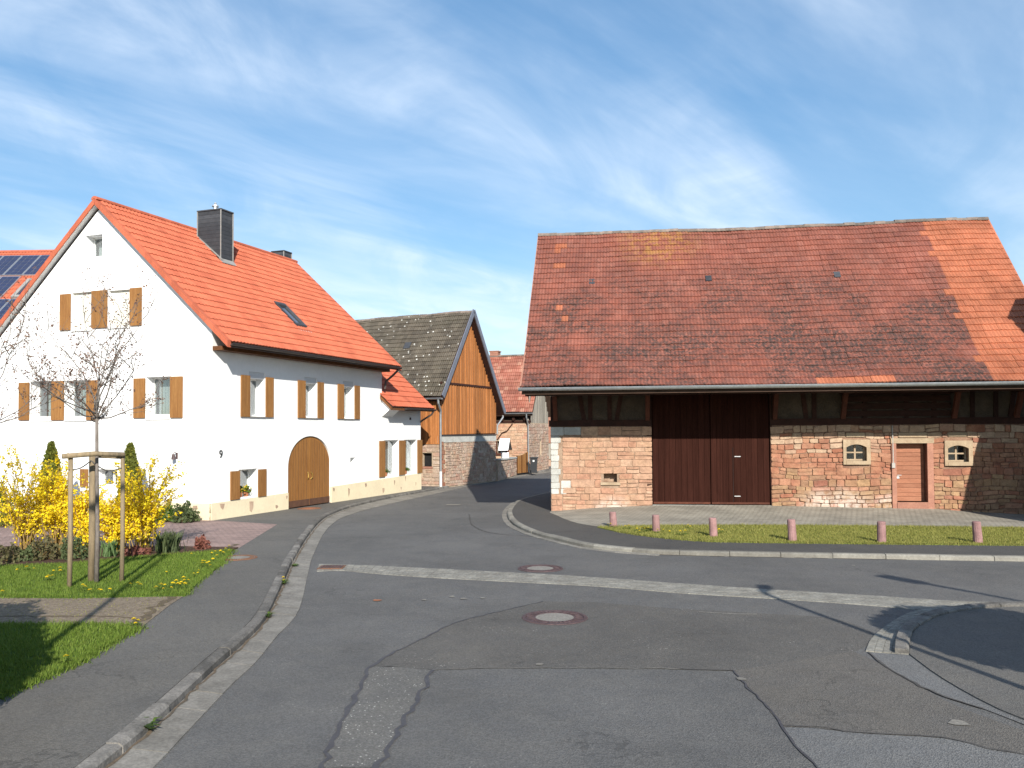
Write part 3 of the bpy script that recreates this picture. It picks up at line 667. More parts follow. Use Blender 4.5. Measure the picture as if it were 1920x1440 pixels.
cover('utility_cover', 447, 1046, .36, .102, 'round worn brown cover in the pavement beside the dandelions', mRUST, mGUT, .9)
cover('utility_cover', 580, 953.5, .38, .102, 'round tan cover in the pavement before the arched house gate', mRUST, mTERRA, .9)
c = G(622, 1064, .01); t = thing('road_drain', 'small rusty drain grating where the channel strip meets the gutter', 'drain', c)
MB().box(c+Z*.004, (.24,0,0), (0,.2,0), (0,0,.008)).build('drain_frame', mRUST, t)
for i in range(7): MB().box(c+V3(-.18+.06*i, 0, .016), (.018,0,0), (0,.17,0), (0,0,.006)).build('grate_bar', mIRON, t)
# left garden strip
lawn_edge = [(-260,1450),(0,1308),(33,1293),(100,1263),(147,1243),(213,1203),(263,1178)]
g2 = gpx(lawn_edge, .12)+gpx([(213,1171),(0,1170),(-300,1168)], .12)
g1 = gpx([(347,1116),(377,1087),(417,1057),(437,1030),(333,1037),(233,1045),(123,1056),(0,1060),(-300,1064),(-300,1118),(0,1119),(133,1120)], .12)
gv = gpx([(-300,1117),(0,1118),(133,1119.5),(347,1116),(320,1133),(264,1177),(213,1171.5),(0,1170.5),(-300,1169)], .105)
bed = gpx([(437,1031),(447,1027),(333,1025),(0,1025),(-300,1026),(-300,1066),(0,1062),(123,1058),(233,1047),(333,1039)], .11)
drv = gpx([(447,1028),(520,983),(470,980),(398,975.5),(200,972),(-300,968),(-300,1028),(0,1028),(333,1028)], .104)
sheet('driveway', drv, .104, mPINK, kind='structure')
sheet('gravel_strip', gv, .106, mGRAVEL, kind='structure'); sheet('lawn', g1, .118, mLAWN, .02, kind='structure'); sheet('lawn', g2, .118, mLAWN, .02, kind='structure')
flower_bed = sheet('flower_bed', bed, .125, mSOIL, .03, kind='structure')
mEDGE = mat('edge_soil', (.15,.11,.07,1), (.09,.07,.045,1), 12, .95, .01, 60, fine=.3)
mDEB = mat('gutter_debris', (.17,.125,.085,1), (.10,.082,.06,1), 14, .95, .01, 60, fine=.35)
joint(lawn_edge+[(290,1155),(320,1133),(350,1106),(377,1086),(417,1056),(440,1029)], .13, mEDGE, .108, 'soil_edge', .03)
joint([(0,1119),(133,1120),(250,1118),(347,1116.5)], .08, mEDGE, .108, 'soil_edge', .02); joint([(0,1170),(213,1171),(262,1178)], .07, mEDGE, .108, 'soil_edge', .02)
joint([(u+3, v+1) for u, v in KLpx[1:14]], .035, mDEB, .017, 'gutter_debris', .012)
joint([(u, v) for u, v in KRpx[4:14]], .04, mDEB, .006, 'gutter_debris', .012)
# verge and forecourt on the right
fpx = [(1030,961),(1045,967),(1060,974),(1085,982),(1125,988),(1200,986),(1400,985),(1700,987),(1920,990),(2400,996)]
fso = np.array([((np.append(p, 0)-BW.base) @ BW.d, (np.append(p, 0)-BW.base) @ BW.n) for p in map(np.array, gpx(fpx, .1))])
def zb(s): return float(np.interp(s, [-1, .2, 1.5, 3.1, 6.7, 9.5, 11.2, 12.2, 13.8], [.1, .11, .22, .30, .32, .27, .26, .18, .1]))
mb = MB(); ss = np.linspace(.0, 22, 90); K = 6
for i, s_ in enumerate(ss):
    of = max(np.interp(s_, fso[:,0], fso[:,1]), .02)
    for k in range(K+1):
        x = k/K; mb.v.append(tuple(BW.W(s_, .104+(zb(s_)-.104)*(1-x)**1.6, -.06+(of+.06)*x)))
for i in range(len(ss)-1):
    for k in range(K): a = i*(K+1)+k; mb.f.append((a, a+1, a+K+2, a+K+1)); mb.r.append(.5); mb.mi.append(0)
mb.build('forecourt', mFORE, smooth=True, kind='structure')
verge = gpx([(1120,988.5),(1200,985.5),(1400,984.5),(1700,986.5),(1920,989.5),(2400,995.5),(2400,1029),(1920,1022),(1700,1020),(1440,1017),(1330,1015),(1260,1010),(1200,1003),(1160,997)], .115)
sheet('verge', verge, .115, mLAWN2, .02, kind='structure')

# ================================================================== WHITE HOUSE
house = thing('white_house', 'white rendered house with bright orange tiled roof, wooden shutters and arched gate', 'house', P0)
RT = .9185; RZ = lambda o: 5.21+(.66-o)*RT           # top of tiles over offset o
def rect(W, u0, u1, v0, v1):
    vm, um = (v0+v1)/2, (u0+u1)/2; a, b = sorted((W.at(u0, vm)[0], W.at(u1, vm)[0])); return a, b, W.at(um, v1)[1], W.at(um, v0)[1]
zx = lambda x, y, ox=400, oy=640: (ox+x/4, oy+y/4)
fw_ = []
for (xl, xo, xo2, xr, t0, b0) in [(200,266,386,442,232,571),(628,683,776,820,272,571),(927,972,1054,1091,300,573)]:
    fw_.append((A.at(400+xl/4,750)[0], A.at(400+xo/4,750)[0], A.at(400+xo2/4,750)[0], A.at(400+xr/4,750)[0], A.at(400+(xo+xo2)/8, 640+b0/4)[1], A.at(400+(xo+xo2)/8, 640+t0/4)[1]))
zt = np.mean([x[5] for x in fw_]); zbm = np.mean([x[4] for x in fw_])
holesF = [(x[1], x[2], zbm, zt) for x in fw_]
w4 = [A.at(400+x/4, 910)[0] for x in (121,190,329,388)]; w4z = (.64, A.at(460, 880)[1])
holesF.append((w4[1], w4[2], w4z[0]+.02, w4z[1]))
vent = rect(A, 657, 666, 858, 867); holesF.append(vent)
gs0, gs1, gzt, gzs = 3.69, 6.26, 2.47, 1.40; holesF.append((gs0, gs1, .1, gzt))
w5 = [A.at(400+x/4, 860)[0] for x in (1240,1282,1389,1432,1526,1560)]; w5z = (.82, A.at(745, 825)[1])
holesX = [(w5[1], w5[2], w5z[0], w5z[1]), (w5[3], w5[4], w5z[0], w5z[1])]
MAINR, ANXR, HD = 9.95, 13.39, 8.5
gcs = (gs0+gs1)/2; ghw = (gs1-gs0)/2
arc = [(gcs+ghw*math.cos(t), gzs+(gzt-gzs)*math.sin(t)**.92) for t in np.linspace(math.pi, 0, 29)]
mb = MB()
wall_holes(mb, A, [(0,.1),(MAINR,.1),(MAINR,5.55),(0,5.55)], holesF, .30)
wall_holes(mb, A, [(MAINR,.1),(ANXR,.1),(ANXR,3.85),(MAINR,3.85)], holesX, .24)
for i in range(28):   # spandrels beside the arch
    (a, b), (c_, d_) = arc[i], arc[i+1]; mb.poly([A.W(a,b), A.W(c_,d_), A.W(c_,gzt), A.W(a,gzt)], .5)
    mb.poly([A.W(a,b), A.W(a,b,-.12), A.W(c_,d_,-.12), A.W(c_,d_)], .5)
zy = lambda x, y: (x/4, 360+y/4); zy2 = lambda x, y: (x/4, 680+y/4)
def grect(x0, x1, y0, y1, oy): return rect(B, x0/4, x1/4, oy+y0/4, oy+y1/4)
hg_top = grect(642,768,322,486,360); h3a = grect(538,693,752,1036,360); h3b = grect(815,980,735,1014,360)
h2a = grect(228,390,138,435,680); h2b = grect(487,655,132,432,680); h2c = grect(1096,1280,105,420,680); h1 = grect(720,880,800,930,680)
holesG = [hg_top, h3a, h3b, h2a, h2b, h2c, h1]
wall_holes(mb, B, [(0,.1),(HD,.1),(HD,5.55),(HD/2,9.45),(0,5.55)][::1], holesG, .30)
BK = Wall(A.W(0,.1,-HD), D(20.2), -1); RG = Wall(A.W(MAINR,.1), D(20.2-90), 1)
wall_holes(mb, BK, [(0,.1),(ANXR,.1),(ANXR,5.55),(0,5.55)], [])
wall_holes(mb, RG, [(0,.1),(HD,.1),(HD,5.55),(HD/2,9.45),(0,5.55)], [])
RX = Wall(A.W(ANXR,.1), D(20.2-90), 1); wall_holes(mb, RX, [(0,.1),(HD,.1),(HD,5.6),(4.2,7.3),(0,3.85)], [])
hw = mb.build('wall', mWHITE, house)
# plinth, gently rising along the street
mb = MB()
for (a, b, z0, z1) in [(-.02, gs0-.0, .586, .632), (gs1, ANXR+.02, .665, .805)]:
    mb.prism([A.W(a,.1,-.05), A.W(b,.1,-.05), A.W(b,z1,-.05), A.W(a,z0,-.05)], A.n*.072)
mb.prism([B.W(.0,.1,-.05), B.W(HD,.1,-.05), B.W(HD,.586,-.05), B.W(.0,.586,-.05)], B.n*.07)
pln = mb.build('plinth', mCREAM, house)
for (x, y, ww, hh) in [(63,1240,30,40),(280,1240,34,72),(470,1240,26,26),(545,1170,16,26),(900,1112,20,30),(1012,1132,22,70),(1140,1080,24,32),(1270,1120,30,44),(1355,1060,14,44),(1405,1105,12,34),(1437,1030,16,50),(1515,1070,12,34)]:
    s_, z_ = A.at(*zx(x, y)); a = ww/4*26/1590*1.6; b = hh/4*30/1590
    pts = [(s_-a*random.uniform(.3,.6), z_+b*.5), (s_+a*random.uniform(.3,.6), z_+b*random.uniform(.3,.5)), (s_+a*random.uniform(.2,.5), z_-b*.1), (s_+a*random.uniform(-.1,.2), z_-b*.5), (s_-a*random.uniform(.2,.4), z_-b*random.uniform(.1,.4))]
    MB().prism([A.W(p, max(q, .13), .015) for p, q in pts], A.n*.012).build('stone', mPSTONE, pln)
s_, z_ = B.at(367, 951.5); MB().prism([B.W(s_+a, z_+b, .012) for a, b in ((-.09,-.05),(.08,-.06),(.09,.05),(-.07,.06))], B.n*.012).build('stone', mPSTONE, pln)
# windows and shutters, street side
for x in fw_:
    shutter(house, A, x[0], x[1]-.005, zbm-.02, zt-.13); shutter(house, A, x[2]+.005, x[3], zbm-.02, zt-.13)
    wd = window(house, A, x[1], x[2], zbm, zt-.2, .28, (0,0), [(0,.9)])
    MB().wbox(A, x[1]+.002, x[2]-.002, zt-.2, zt-.002, -.30, -.03).build('roller_box', mROLL, wd)
    MB().wbox(A, x[1]-.0, x[2]+.0, zbm-.035, zbm-.003, -.28, .05).build('sill', mLEAD, wd)
shutter(house, A, w4[0], w4[1]-.005, w4z[0]-.02, w4z[1]-.03); shutter(house, A, w4[2]+.005, w4[3], w4z[0]-.02, w4z[1]-.03)
window(house, A, w4[1], w4[2], w4z[0]+.02, w4z[1], .30, (0,0), [(.1,.45)])
for k in (0, 2):
    shutter(house, A, w5[k], w5[k+1]-.005, w5z[0]-.0, w5z[1]-.02)
    window(house, A, w5[k+1], w5[k+2], w5z[0], w5z[1], .22, (0,0), [(0,.95)])
shutter(house, A, w5[4]+.005, w5[5], w5z[0], w5z[1]-.02)
MB().wbox(A, vent[0], vent[1], vent[2], vent[3], -.28, -.24).build('vent_panel', mLEAD, house)
# gable windows
shG = [(458,535,767,1038,360),(695,810,740,1020,360),(982,1068,720,1002,360)]
for q in shG: r_ = grect(*q); shutter(house, B, r_[0], r_[1], r_[2], r_[3])
for q in [(150,225,150,432,680),(394,485,138,432,680),(657,735,132,430,680),(1010,1094,118,415,680),(1284,1375,104,413,680),(610,666,797,930,680)]: r_ = grect(*q); shutter(house, B, r_[0], r_[1], r_[2], r_[3])
for h in (h3a, h3b):
    wd = window(house, B, *h, .28, (0,0)); MB().wbox(B, h[0]+.003, h[1]-.003, h[2]+.003, h[3]-.003, -.115, -.10).build('roller_blind', mBLIND, wd)
    MB().wbox(B, h[0], h[1], h[2]-.035, h[2]-.003, -.28, .04).build('sill', mFRAME, wd)
for h, cu in ((h2a,[(.05,.75)]),(h2b,[(.1,.9)]),(h2c,[(0,.97)])):
    wd = window(house, B, h[0], h[1], h[2]+.08, h[3]-.0, .28, (0,0), cu); MB().wbox(B, h[0], h[1], h[2]-.03, h[2]-.003, -.28, .04).build('sill', mFRAME, wd)
    MB().wbox(B, h[0]+.002, h[1]-.002, h[2]+.002, h[2]+.078, -.28, -.2).build('inner_sill', mFRAME, wd)
window(house, B, *hg_top, .30, (0,0), [(.4,1)]); window(house, B, *h1, .28, (1,0))
# arched gate
gt = MB(); 
for half in (0, 1):
    pts = [p for p in arc if (p[0] <= gcs+.001 if half == 0 else p[0] >= gcs-.001)]
    a = gs0+.03 if half == 0 else gcs+.012; b = gcs-.012 if half == 0 else gs1-.03
    ring = [(a, .12), (b, .12)]+[(min(max(p[0], a), b), p[1]-.025) for p in pts][::-1]
    gl = MB().prism([A.W(p, q, -.10) for p, q in ring], A.n*.05).build('gate_leaf', mGATEW, house)
    MB().wbox(A, a+.005, b-.005, .125, .34, -.05, -.035).build('kick_board', mGATEK, gl)
    n = 8
    for i in range(1, n):
        x = a+(b-a)*i/n; zz_ = gzs+(gzt-gzs)*max(0, 1-((x-gcs)/ghw)**2)**.5-.09; MB().wbox(A, x-.004, x+.004, .36, max(zz_, .6), -.05, -.044).build('groove_strip', mGATEK, gl)
    x = gcs-.09 if half == 0 else gcs+.09
    MB().tube([A.W(x, 1.0, -.05), A.W(x+.03*(1 if half else -1), 1.07, .0), A.W(x+.03*(1 if half else -1), 1.18, .0), A.W(x, 1.25, -.05)], .018, 6).build('handle', mBRASS, gl)
MB().wbox(A, gs0-.2, gs1+.2, .1, gzt, -.45, -.42).build('gate_back', mDARK, house)
# roof
prof = [(.66, RZ(.66)), (-HD/2, RZ(-HD/2))]
mb = MB()
und = lambda o: RZ(o)-.14
for sgn in (1, -1):
    f = (lambda o: o) if sgn > 0 else (lambda o: -HD-o)
    mb.prism([A.W(-.17, und(.66), f(.66)), A.W(-.17, und(-4.25), f(-4.25)), A.W(-.17, und(-4.25)+.11, f(-4.25)), A.W(-.17, und(.66)+.11, f(.66))], A.d*(10.34))
roof = mb.build('roof', mSOFF, house)
chim = (3.88, 4.50, -3.85, -2.88)
sk = (4.72, 5.28, -1.27, -.43)
tiled(roof, A, -.06, 10.14, [(.72, RZ(.72)), (-HD/2, RZ(-HD/2))], .30, .335, .042, 2, [mROOFN], nind=300, jit=.002, skip=lambda s, o: (chim[0] < s < chim[1] and chim[2] < o < chim[3]) or (sk[0] < s < sk[1] and sk[2] < o < sk[3]))
Bt = Wall(A.W(0, .1, -HD), D(20.2), -1)
mb = MB(); mb.prism([A.W(-.15, und(.66)+.12, -HD-.66), A.W(-.15, und(-4.25)+.12, -4.25), A.W(-.15, und(-4.25)+.17, -4.25), A.W(-.15, und(.66)+.17, -HD-.66)], A.d*10.3); mb.build('rear_tiles', mROOFN, roof)
# verge tiles on the gable, ridge tiles
for sgn in (1, -1):
    n = 20
    for i in range(n):
        o0 = .70+(-4.25-.70)*i/n; o1 = .70+(-4.25-.70)*(i+1)/n-.004; f = (lambda o: o) if sgn > 0 else (lambda o: -HD-o)
        for (a, b) in ((-.2, -.05),)+(((10.13, 10.28),) if sgn > 0 else ()):
            z0, z1 = RZ(o0)+.045, RZ(o1)+.037
            MB().prism([A.W(a, z0-.20, f(o0)), A.W(a, z0, f(o0)), A.W(a, z1, f(o1)), A.W(a, z1-.20, f(o1))], A.d*(b-a)).build('verge_tile', mROOFN, roof)
for i in range(30):
    a = -.2+10.45*i/30; c = A.W(a, RZ(-4.25)+.005, -4.25); r0 = .12; ring = [(r0*math.cos(t), r0*.75*math.sin(t)) for t in np.linspace(-.2, math.pi+.2, 9)]
    MB().prism([c+A.n*x+Z*y for x, y in ring], A.d*.36).build('ridge_tile', mROOFN, roof)
MB().wbox(A, .02, 10.0, 4.97, 5.09, .002, .34).build('eave_box', mSOFF, house)
mb = MB(); mb.wbox(A, -.15, 10.15, und(.66)-.03, und(.66)+.1, .62, .66); mb.build('fascia', mDKMET, house)
mb = MB()
for (a, b, fo) in ((.66, -4.25, 1), (.66, -4.25, -1)):
    f = (lambda o: o) if fo > 0 else (lambda o: -HD-o)
    mb.prism([A.W(-.165, und(a)-.025, f(a)), A.W(-.165, und(a)+.02, f(a)), A.W(-.165, und(b)+.02, f(b)), A.W(-.165, und(b)-.025, f(b))], A.d*.2)
mb.build('verge_board', mFRAME, house)
gutter(house, A, -.1, 10.15, .74, RZ(.72)-.02, .065, mDKMET)
MB().tube([A.W(10.02, RZ(.72)-.08, .74), A.W(10.06, RZ(.72)-.35, .4), A.W(10.06, RZ(.72)-.55, .12), A.W(10.06, 4.3, .08)], .045, 8).build('downpipe', mDKMET, house)
# chimneys
def chimney(s0, s1, o0, o1, zb_, zt_, flue=True):
    mb = MB(); n = int((zt_-zb_)/.13)
    for i in range(n):
        za, zc = zb_+(zt_-zb_)*i/n, zb_+(zt_-zb_)*(i+1)/n; e = random.uniform(-.004, .004)
        mb.wbox(A, s0-e, s1+e, za, zc-.006, o0-e, o1+e)
    mb.wbox(A, s0+.02, s1-.02, zb_, zt_, o0+.02, o1-.02)
    ch = mb.build('chimney', mSLATE, house)
    MB().wbox(A, s0-.03, s1+.03, zt_, zt_+.04, o0-.03, o1+.03).build('cap_plate', mSLATE, ch)
    mb = MB()
    for x, y in ((s0-.012, o1+.012), (s1+.012, o1+.012), (s0-.012, o0-.012)): mb.wbox(A, x-.014, x+.014, zb_, zt_+.002, y-.014, y+.014)
    mb.build('corner_trim', mLEAD, ch)
    if flue:
        c = A.W((s0+s1)/2, zt_+.04, (o0+o1)/2); mb = MB().tube([c, c+Z*.14], .07, 12); mb.tube([c+Z*.14, c+Z*.17], [.05, .05], 12); mb.tube([c+Z*.17, c+Z*.22, c+Z*.25], [.12, .11, .03], 12); mb.tube([c+Z*.27, c+Z*.32], [.05, .03], 10); mb.build('flue', mALU, ch)
    return ch
ch = chimney(*chim, RZ(chim[3])-.25, 10.27)
mb = MB()
zA, zB = RZ(chim[3])+.05, RZ(chim[2])+.05
mb.prism([A.W(chim[0]-.09, zA, chim[3]+.1), A.W(chim[0]-.09, zB, chim[2]), A.W(chim[0]-.09, zB+.03, chim[2]), A.W(chim[0]-.09, zA+.03, chim[3]+.1)], A.d*.10)
mb.prism([A.W(chim[0]-.09, zA-.1, chim[3]+.15), A.W(chim[1]+.06, zA-.1, chim[3]+.15), A.W(chim[1]+.06, zA+.06, chim[3]), A.W(chim[0]-.09, zA+.06, chim[3])], Z*.02)
mb.build('flashing', mLEAD, ch)
chimney(9.6, 10.12, -4.95, -4.37, 8.9, 10.08, False)
# roof window
def slope_box(mb, a, b, o0, o1, h0, h1):
    mb.prism([A.W(a, RZ(o0)+h0, o0), A.W(b, RZ(o0)+h0, o0), A.W(b, RZ(o1)+h0, o1), A.W(a, RZ(o1)+h0, o1)], Z*(h1-h0)+A.n*(h1-h0)*.3)
mb = MB(); a, b, o0, o1 = sk[0]-.04, sk[1]+.04, sk[2]-.04, sk[3]+.04
slope_box(mb, a, a+.07, o0, o1, .0, .11); slope_box(mb, b-.07, b, o0, o1, .0, .11); slope_box(mb, a+.07, b-.07, o0, o0+.1, .0, .112); slope_box(mb, a+.07, b-.07, o1-.08, o1, .0, .11)
skw = mb.build('skylight', mSLATE, house); mb = MB(); slope_box(mb, a+.07, b-.07, o0+.1, o1-.08, .05, .06); mb.build('pane', mGLASS, skw)
mb = MB(); slope_box(mb, a-.06, b+.06, o1, o1+.18, .03, .05); mb.build('apron', mLEAD, skw)
mb = MB(); slope_box(mb, a+.07, b-.07, o0+.1, o1-.08, -.3, -.28); mb.build('shaft', mCURT, skw)
# annex roof
XZ = lambda o: 3.60+(.52-o)*.92
mb = MB(); mb.prism([A.W(MAINR-.15, XZ(.5)-.16, .5), A.W(MAINR-.15, XZ(-4.2)-.16, -4.2), A.W(MAINR-.15, XZ(-4.2)-.04, -4.2), A.W(MAINR-.15, XZ(.5)-.04, .5)], A.d*(ANXR+.2-MAINR+.15))
roofx = mb.build('annex_roof', mSOFF, house)
tiled(roofx, A, MAINR-.15, ANXR+.22, [(.54, XZ(.54)), (-4.2, XZ(-4.2))], .30, .335, .028, 2, [mROOFN], nind=60, jit=.002)
mb = MB()
mb.prism([A.W(ANXR+.2, XZ(.54)-.14, .54), A.W(ANXR+.2, XZ(.54)+.05, .54), A.W(ANXR+.2, XZ(-4.2)+.05, -4.2), A.W(ANXR+.2, XZ(-4.2)-.14, -4.2)], A.d*.06); mb.build('verge_trim', mROOFN, roofx)
gutter(house, A, MAINR+.9, ANXR+.25, .60, XZ(.54)-.03, .06, mDKMET)
MB().tube([A.W(ANXR+.05, XZ(.54)-.09, .60), A.W(ANXR+.05, XZ(.54)-.25, .5), A.W(ANXR-.05, XZ(.54)-.5, .1), A.W(ANXR+.06, 3.0, -.06)], .04, 8).build('downpipe', mDKMET, house)
MB().tube([A.W(ANXR+.06, 3.0, -.08), A.W(ANXR+.06, .2, -.08)], .04, 8).build('downpipe', mDKMET, house)
MB().prism([A.W(MAINR-.02, XZ(.4)-.5, .02), A.W(MAINR-.02, XZ(.4)-.12, .5), A.W(MAINR-.02, XZ(0)-.05, .02)], A.d*.85).build('eave_corner', mWHITE, house)
MB().wbox(A, 12.35, 12.40, 3.1, 3.2, .0, .05).build('wall_hook', mIRON, house)
# number and wall lamp
def text_mesh(txt, size, name, W, s_, z_, o, mat, parent):
    cu = bpy.data.curves.new(name, 'FONT'); cu.body = txt; cu.size = size; cu.extrude = .008; cu.align_x = 'CENTER'; cu.align_y = 'CENTER'
    ob = bpy.data.objects.new('tmp', cu); COL.objects.link(ob); dg = bpy.context.evaluated_depsgraph_get(); me = bpy.data.meshes.new_from_object(ob.evaluated_get(dg)); bpy.data.objects.remove(ob)
    me.materials.clear(); me.materials.append(mat); P = W.W(s_, z_, o); x = W.d if np.cross(W.d, Z) @ W.n > 0 else -W.d
    return link(bpy.data.objects.new(name, me), parent, Matrix(((x[0],0,W.n[0],P[0]),(x[1],0,W.n[1],P[1]),(0,1,0,P[2]),(0,0,0,1))))
text_mesh('9', .32, 'house_number', A, *A.at(413.7, 852), .012, mBLACK, house)
s_, z_ = B.at(332, 855); mb = MB().wbox(B, s_-.03, s_+.03, z_-.08, z_+.1, 0, .025); mb.tube([B.W(s_, z_+.06, .02), B.W(s_, z_+.12, .09), B.W(s_, z_+.06, .15)], .012, 6); mb.tube([B.W(s_, z_+.06, .15), B.W(s_, z_-.1, .15)], [.04, .065], 8)
mb.build('wall_lamp', mIRON, house)
# sill plants
def pot(W, s_, z_, o, label, mleaf, mpet=None):
    c = W.W(s_, z_, o); t = thing('flower_pot', label, 'flower pot', c)
    MB().tube([c, c+Z*.13, c+Z*.15], [.07,.095,.1], 10).build('pot', mTERRA, t)
    n = 60; d = rng.normal(0, 1, (n,3)); d[:,2] = abs(d[:,2]); d /= np.linalg.norm(d, axis=1)[:,None]; p = c+Z*.16+d*rng.uniform(.04,.17,(n,1))
    q = p[:,None,:]+rng.normal(0, .035, (n,4,3)); quads_obj('leaves', q, mleaf, t)
    if mpet: q = p[:26,None,:]*1+Z*.03+rng.normal(0, .035, (26,4,3)); quads_obj('blossoms', q, mpet, t)
pot(A, w4[1]+.22, w4z[0]+.02, -.14, 'potted yellow spring flowers on the low window sill beside the gate', mLEAF, mDAND)
pot(A, w4[1]+.52, w4z[0]+.02, -.14, 'second pot of yellow flowers on the low sill beside the gate', mLEAF, mDAND)
pot(A, w5[1]+.25, w5z[0], -.1, 'small green potted plant on the annex sill next to the vent wall', mLEAF)
pot(A, w5[3]+.25, w5z[0], -.1, 'small green potted plant on the last annex sill before the timber barn', mLEAF)

# ================================================================== STONE BARN
barn = thing('stone_barn', 'long sandstone and timber barn with weathered red tiled roof and huge dark gate', 'barn', BW.W(7, .1, 0))
BL, BR, EO, EZ, RO, RZB = -.65, 14.15, 2.30, 3.86, -3.0, 9.43
bprof = [(EO, EZ), (.95, 5.07), (RO, RZB)]
bz = lambda o: float(np.interp(-o, [-EO, -.95, 3.0], [EZ, 5.07, RZB]))
bzb = lambda o: RZB-(RO-o)*1.0                                  # rear slope
GS0, GS1, GZ = 3.13, 6.66, .31
WT = 2.73
bd = (BW.at(1680, 890)[0], BW.at(1738, 890)[0], .44, BW.at(1710, 831)[1])
bw1 = rect(BW, 1586, 1624, 833, 864); bw2 = rect(BW, 1776, 1815, 835, 866); nich = rect(BW, 1132, 1157, 886, 904)
holesB = [(GS0, GS1, GZ, WT), bd, bw1, bw2, nich]
WR = 15.2
mb = MB(); wall_holes(mb, BW, [(.0,.0),(GS0,.0),(GS0,WT),(.0,WT)], [nich], .35)
wl = mb.build('wall', mMORT, barn)
mb = MB(); wall_holes(mb, BW, [(GS1,.0),(WR,.0),(WR,WT),(GS1,WT)], [bd, bw1, bw2], .35)
wr = mb.build('wall', mMORTR, barn)
MB().wbox(BW, GS0, GS1, 0, GZ, -.3, -.02).build('threshold', mCONC, barn)
# rubble stones
qu = []                                                        # grey block quoin at the street corner
z = .62
while z < 2.42:
    h_ = random.uniform(.17, .24); qu.append((.0, random.uniform(.22, .34), z, min(z+h_, 2.45))); z += h_
qu += [(.0,.42,2.45,2.72),(.42,.95,2.46,2.72),(.31,.62,.80,1.05),(.3,.5,.62,.8)]
def free(rs, occ): return [r for r in rs if not any(min(r[1], o[1])-max(r[0], o[0]) > .02 and min(r[3], o[3])-max(r[2], o[2]) > .02 for o in occ)]
for r in qu: stone_mb(MB(), BW, r, gap=.006, out_=(.02,.028), jit=.004).build('quoin', mCONC, wl)
nl = [(nich[0]-.08, nich[1]+.06, nich[2]-.02, nich[3]+.01)]
occL = [(0,.95,2.45,2.73),(0,.62,.80,1.05)]
Lr = stone_layout(.0, .36, .08, .62, [], .12, .2, .15, .3)+stone_layout(.36, GS0, .08, 2.72, nl+occL, .12, .26, .26, .6)
stones(wl, BW, Lr, mSTN_L, 200, wav=.012, gap=.009, out_=(.012,.034))
MB().wbox(BW, nich[0]-.0, nich[1], nich[2], nich[3], -.34, -.30).build('niche_back', mMORT, wl)
MB().wbox(BW, nich[0]-.1, nich[1]+.1, nich[2]-.09, nich[2]-.005, -.3, .05).build('niche_sill', mSTONEF, wl)
sur = lambda w_, a, b, c, d: (w_[0]-a, w_[1]+b, w_[2]-c, w_[3]+d)
sw1, sw2 = sur(bw1,.09,.11,.11,.14), sur(bw2,.09,.11,.11,.14); sdr = (bd[0]-.13, bd[1]+.17, .1, bd[3]+.15)
extra = [(BW.at(1585,815)[0], BW.at(1622,815)[0], 2.36, 2.50), (BW.at(1683,815)[0], BW.at(1738,815)[0], 2.34, 2.50), (BW.at(1776,815)[0], BW.at(1813,815)[0], 2.36, 2.50)]
Rr = stone_layout(GS1+.01, WR, .06, WT-.01, [sw1, sw2, sdr]+extra, .10, .22, .18, .42)
def tone(r):
    z_ = (r[2]+r[3])/2+random.gauss(0, .28)
    return 'P' if z_ > 2.3 else 'O' if z_ < 1.15 and random.random() < .75 else 'R'
tn = [(r, tone(r)) for r in Rr]
for k_, m_, n_ in (('P', mSTN_P, 90), ('R', mSTN_R, 110), ('O', mSTN_O, 100)): stones(wr, BW, [r for r, q in tn if q == k_], m_, n_, wav=.035, gap=.009, out_=(.014,.05), jit=.035)
for r in extra: stone_mb(MB(), BW, r, gap=.006, out_=(.035,.045), jit=.004).build('relief_stone', mSTONEF, wr)
def seg_window(w_, sr):
    s0, s1, z0, z1 = w_; wd = MB(); f = .05; rise = .09; zs = z1-rise
    arcw = [(s0+(s1-s0)*i/10, zs+rise*(1-((i-5)/5)**2)) for i in range(11)]
    mb = MB()                                                  # stone surround, lintel cut to a flat arch
    mb.wbox(BW, sr[0], s0, sr[2], zs, -.2, .075); mb.wbox(BW, s1, sr[1], sr[2], zs, -.2, .075); mb.wbox(BW, s0, s1, sr[2], z0, -.2, .085)
    ring = arcw+[(s1, sr[3]), (s0, sr[3])]
    for i in range(10):
        (a, b), (c_, d_) = arcw[i], arcw[i+1]; mb.prism([BW.W(a, b, -.2), BW.W(c_, d_, -.2), BW.W(c_, sr[3], -.2), BW.W(a, sr[3], -.2)], BW.n*.275)
    mb.wbox(BW, sr[0], s0, zs, sr[3], -.2, .076); mb.wbox(BW, s1, sr[1], zs, sr[3], -.2, .076)
    su = mb.build('window_surround', mSTONEF, barn)
    o0, o1 = -.17, -.13; mb = MB()
    for (a, b, c_, d_) in ((s0, s0+f, z0, zs), (s1-f, s1, z0, zs), (s0+f, s1-f, z0, z0+f), ((s0+s1)/2-.025, (s0+s1)/2+.025, z0+f, z1-.02)): mb.wbox(BW, a, b, c_, d_, o0, o1)
    mb.wbox(BW, s0+f, s1-f, (z0+z1)/2-.02, (z0+z1)/2+.02, o0+.004, o1+.004)
    wd = mb.build('window', mSTONEF, barn)
    for i in (0, 1):
        for j in (0, 1):
            a, b = ((s0+.03, (s0+s1)/2-.02), ((s0+s1)/2+.02, s1-.03))[i]; c_, d_ = ((z0+.03, (z0+z1)/2-.015), ((z0+z1)/2+.015, z1))[j]; MB().wbox(BW, a, b, c_, d_, -.158, -.152).build('pane', mGLASS, wd)
    MB().wbox(BW, s0-.2, s1+.2, z0-.2, z1+.2, -.8, -.78).build('room_back', mDARK, wd)
seg_window(bw1, sw1); seg_window(bw2, sw2)
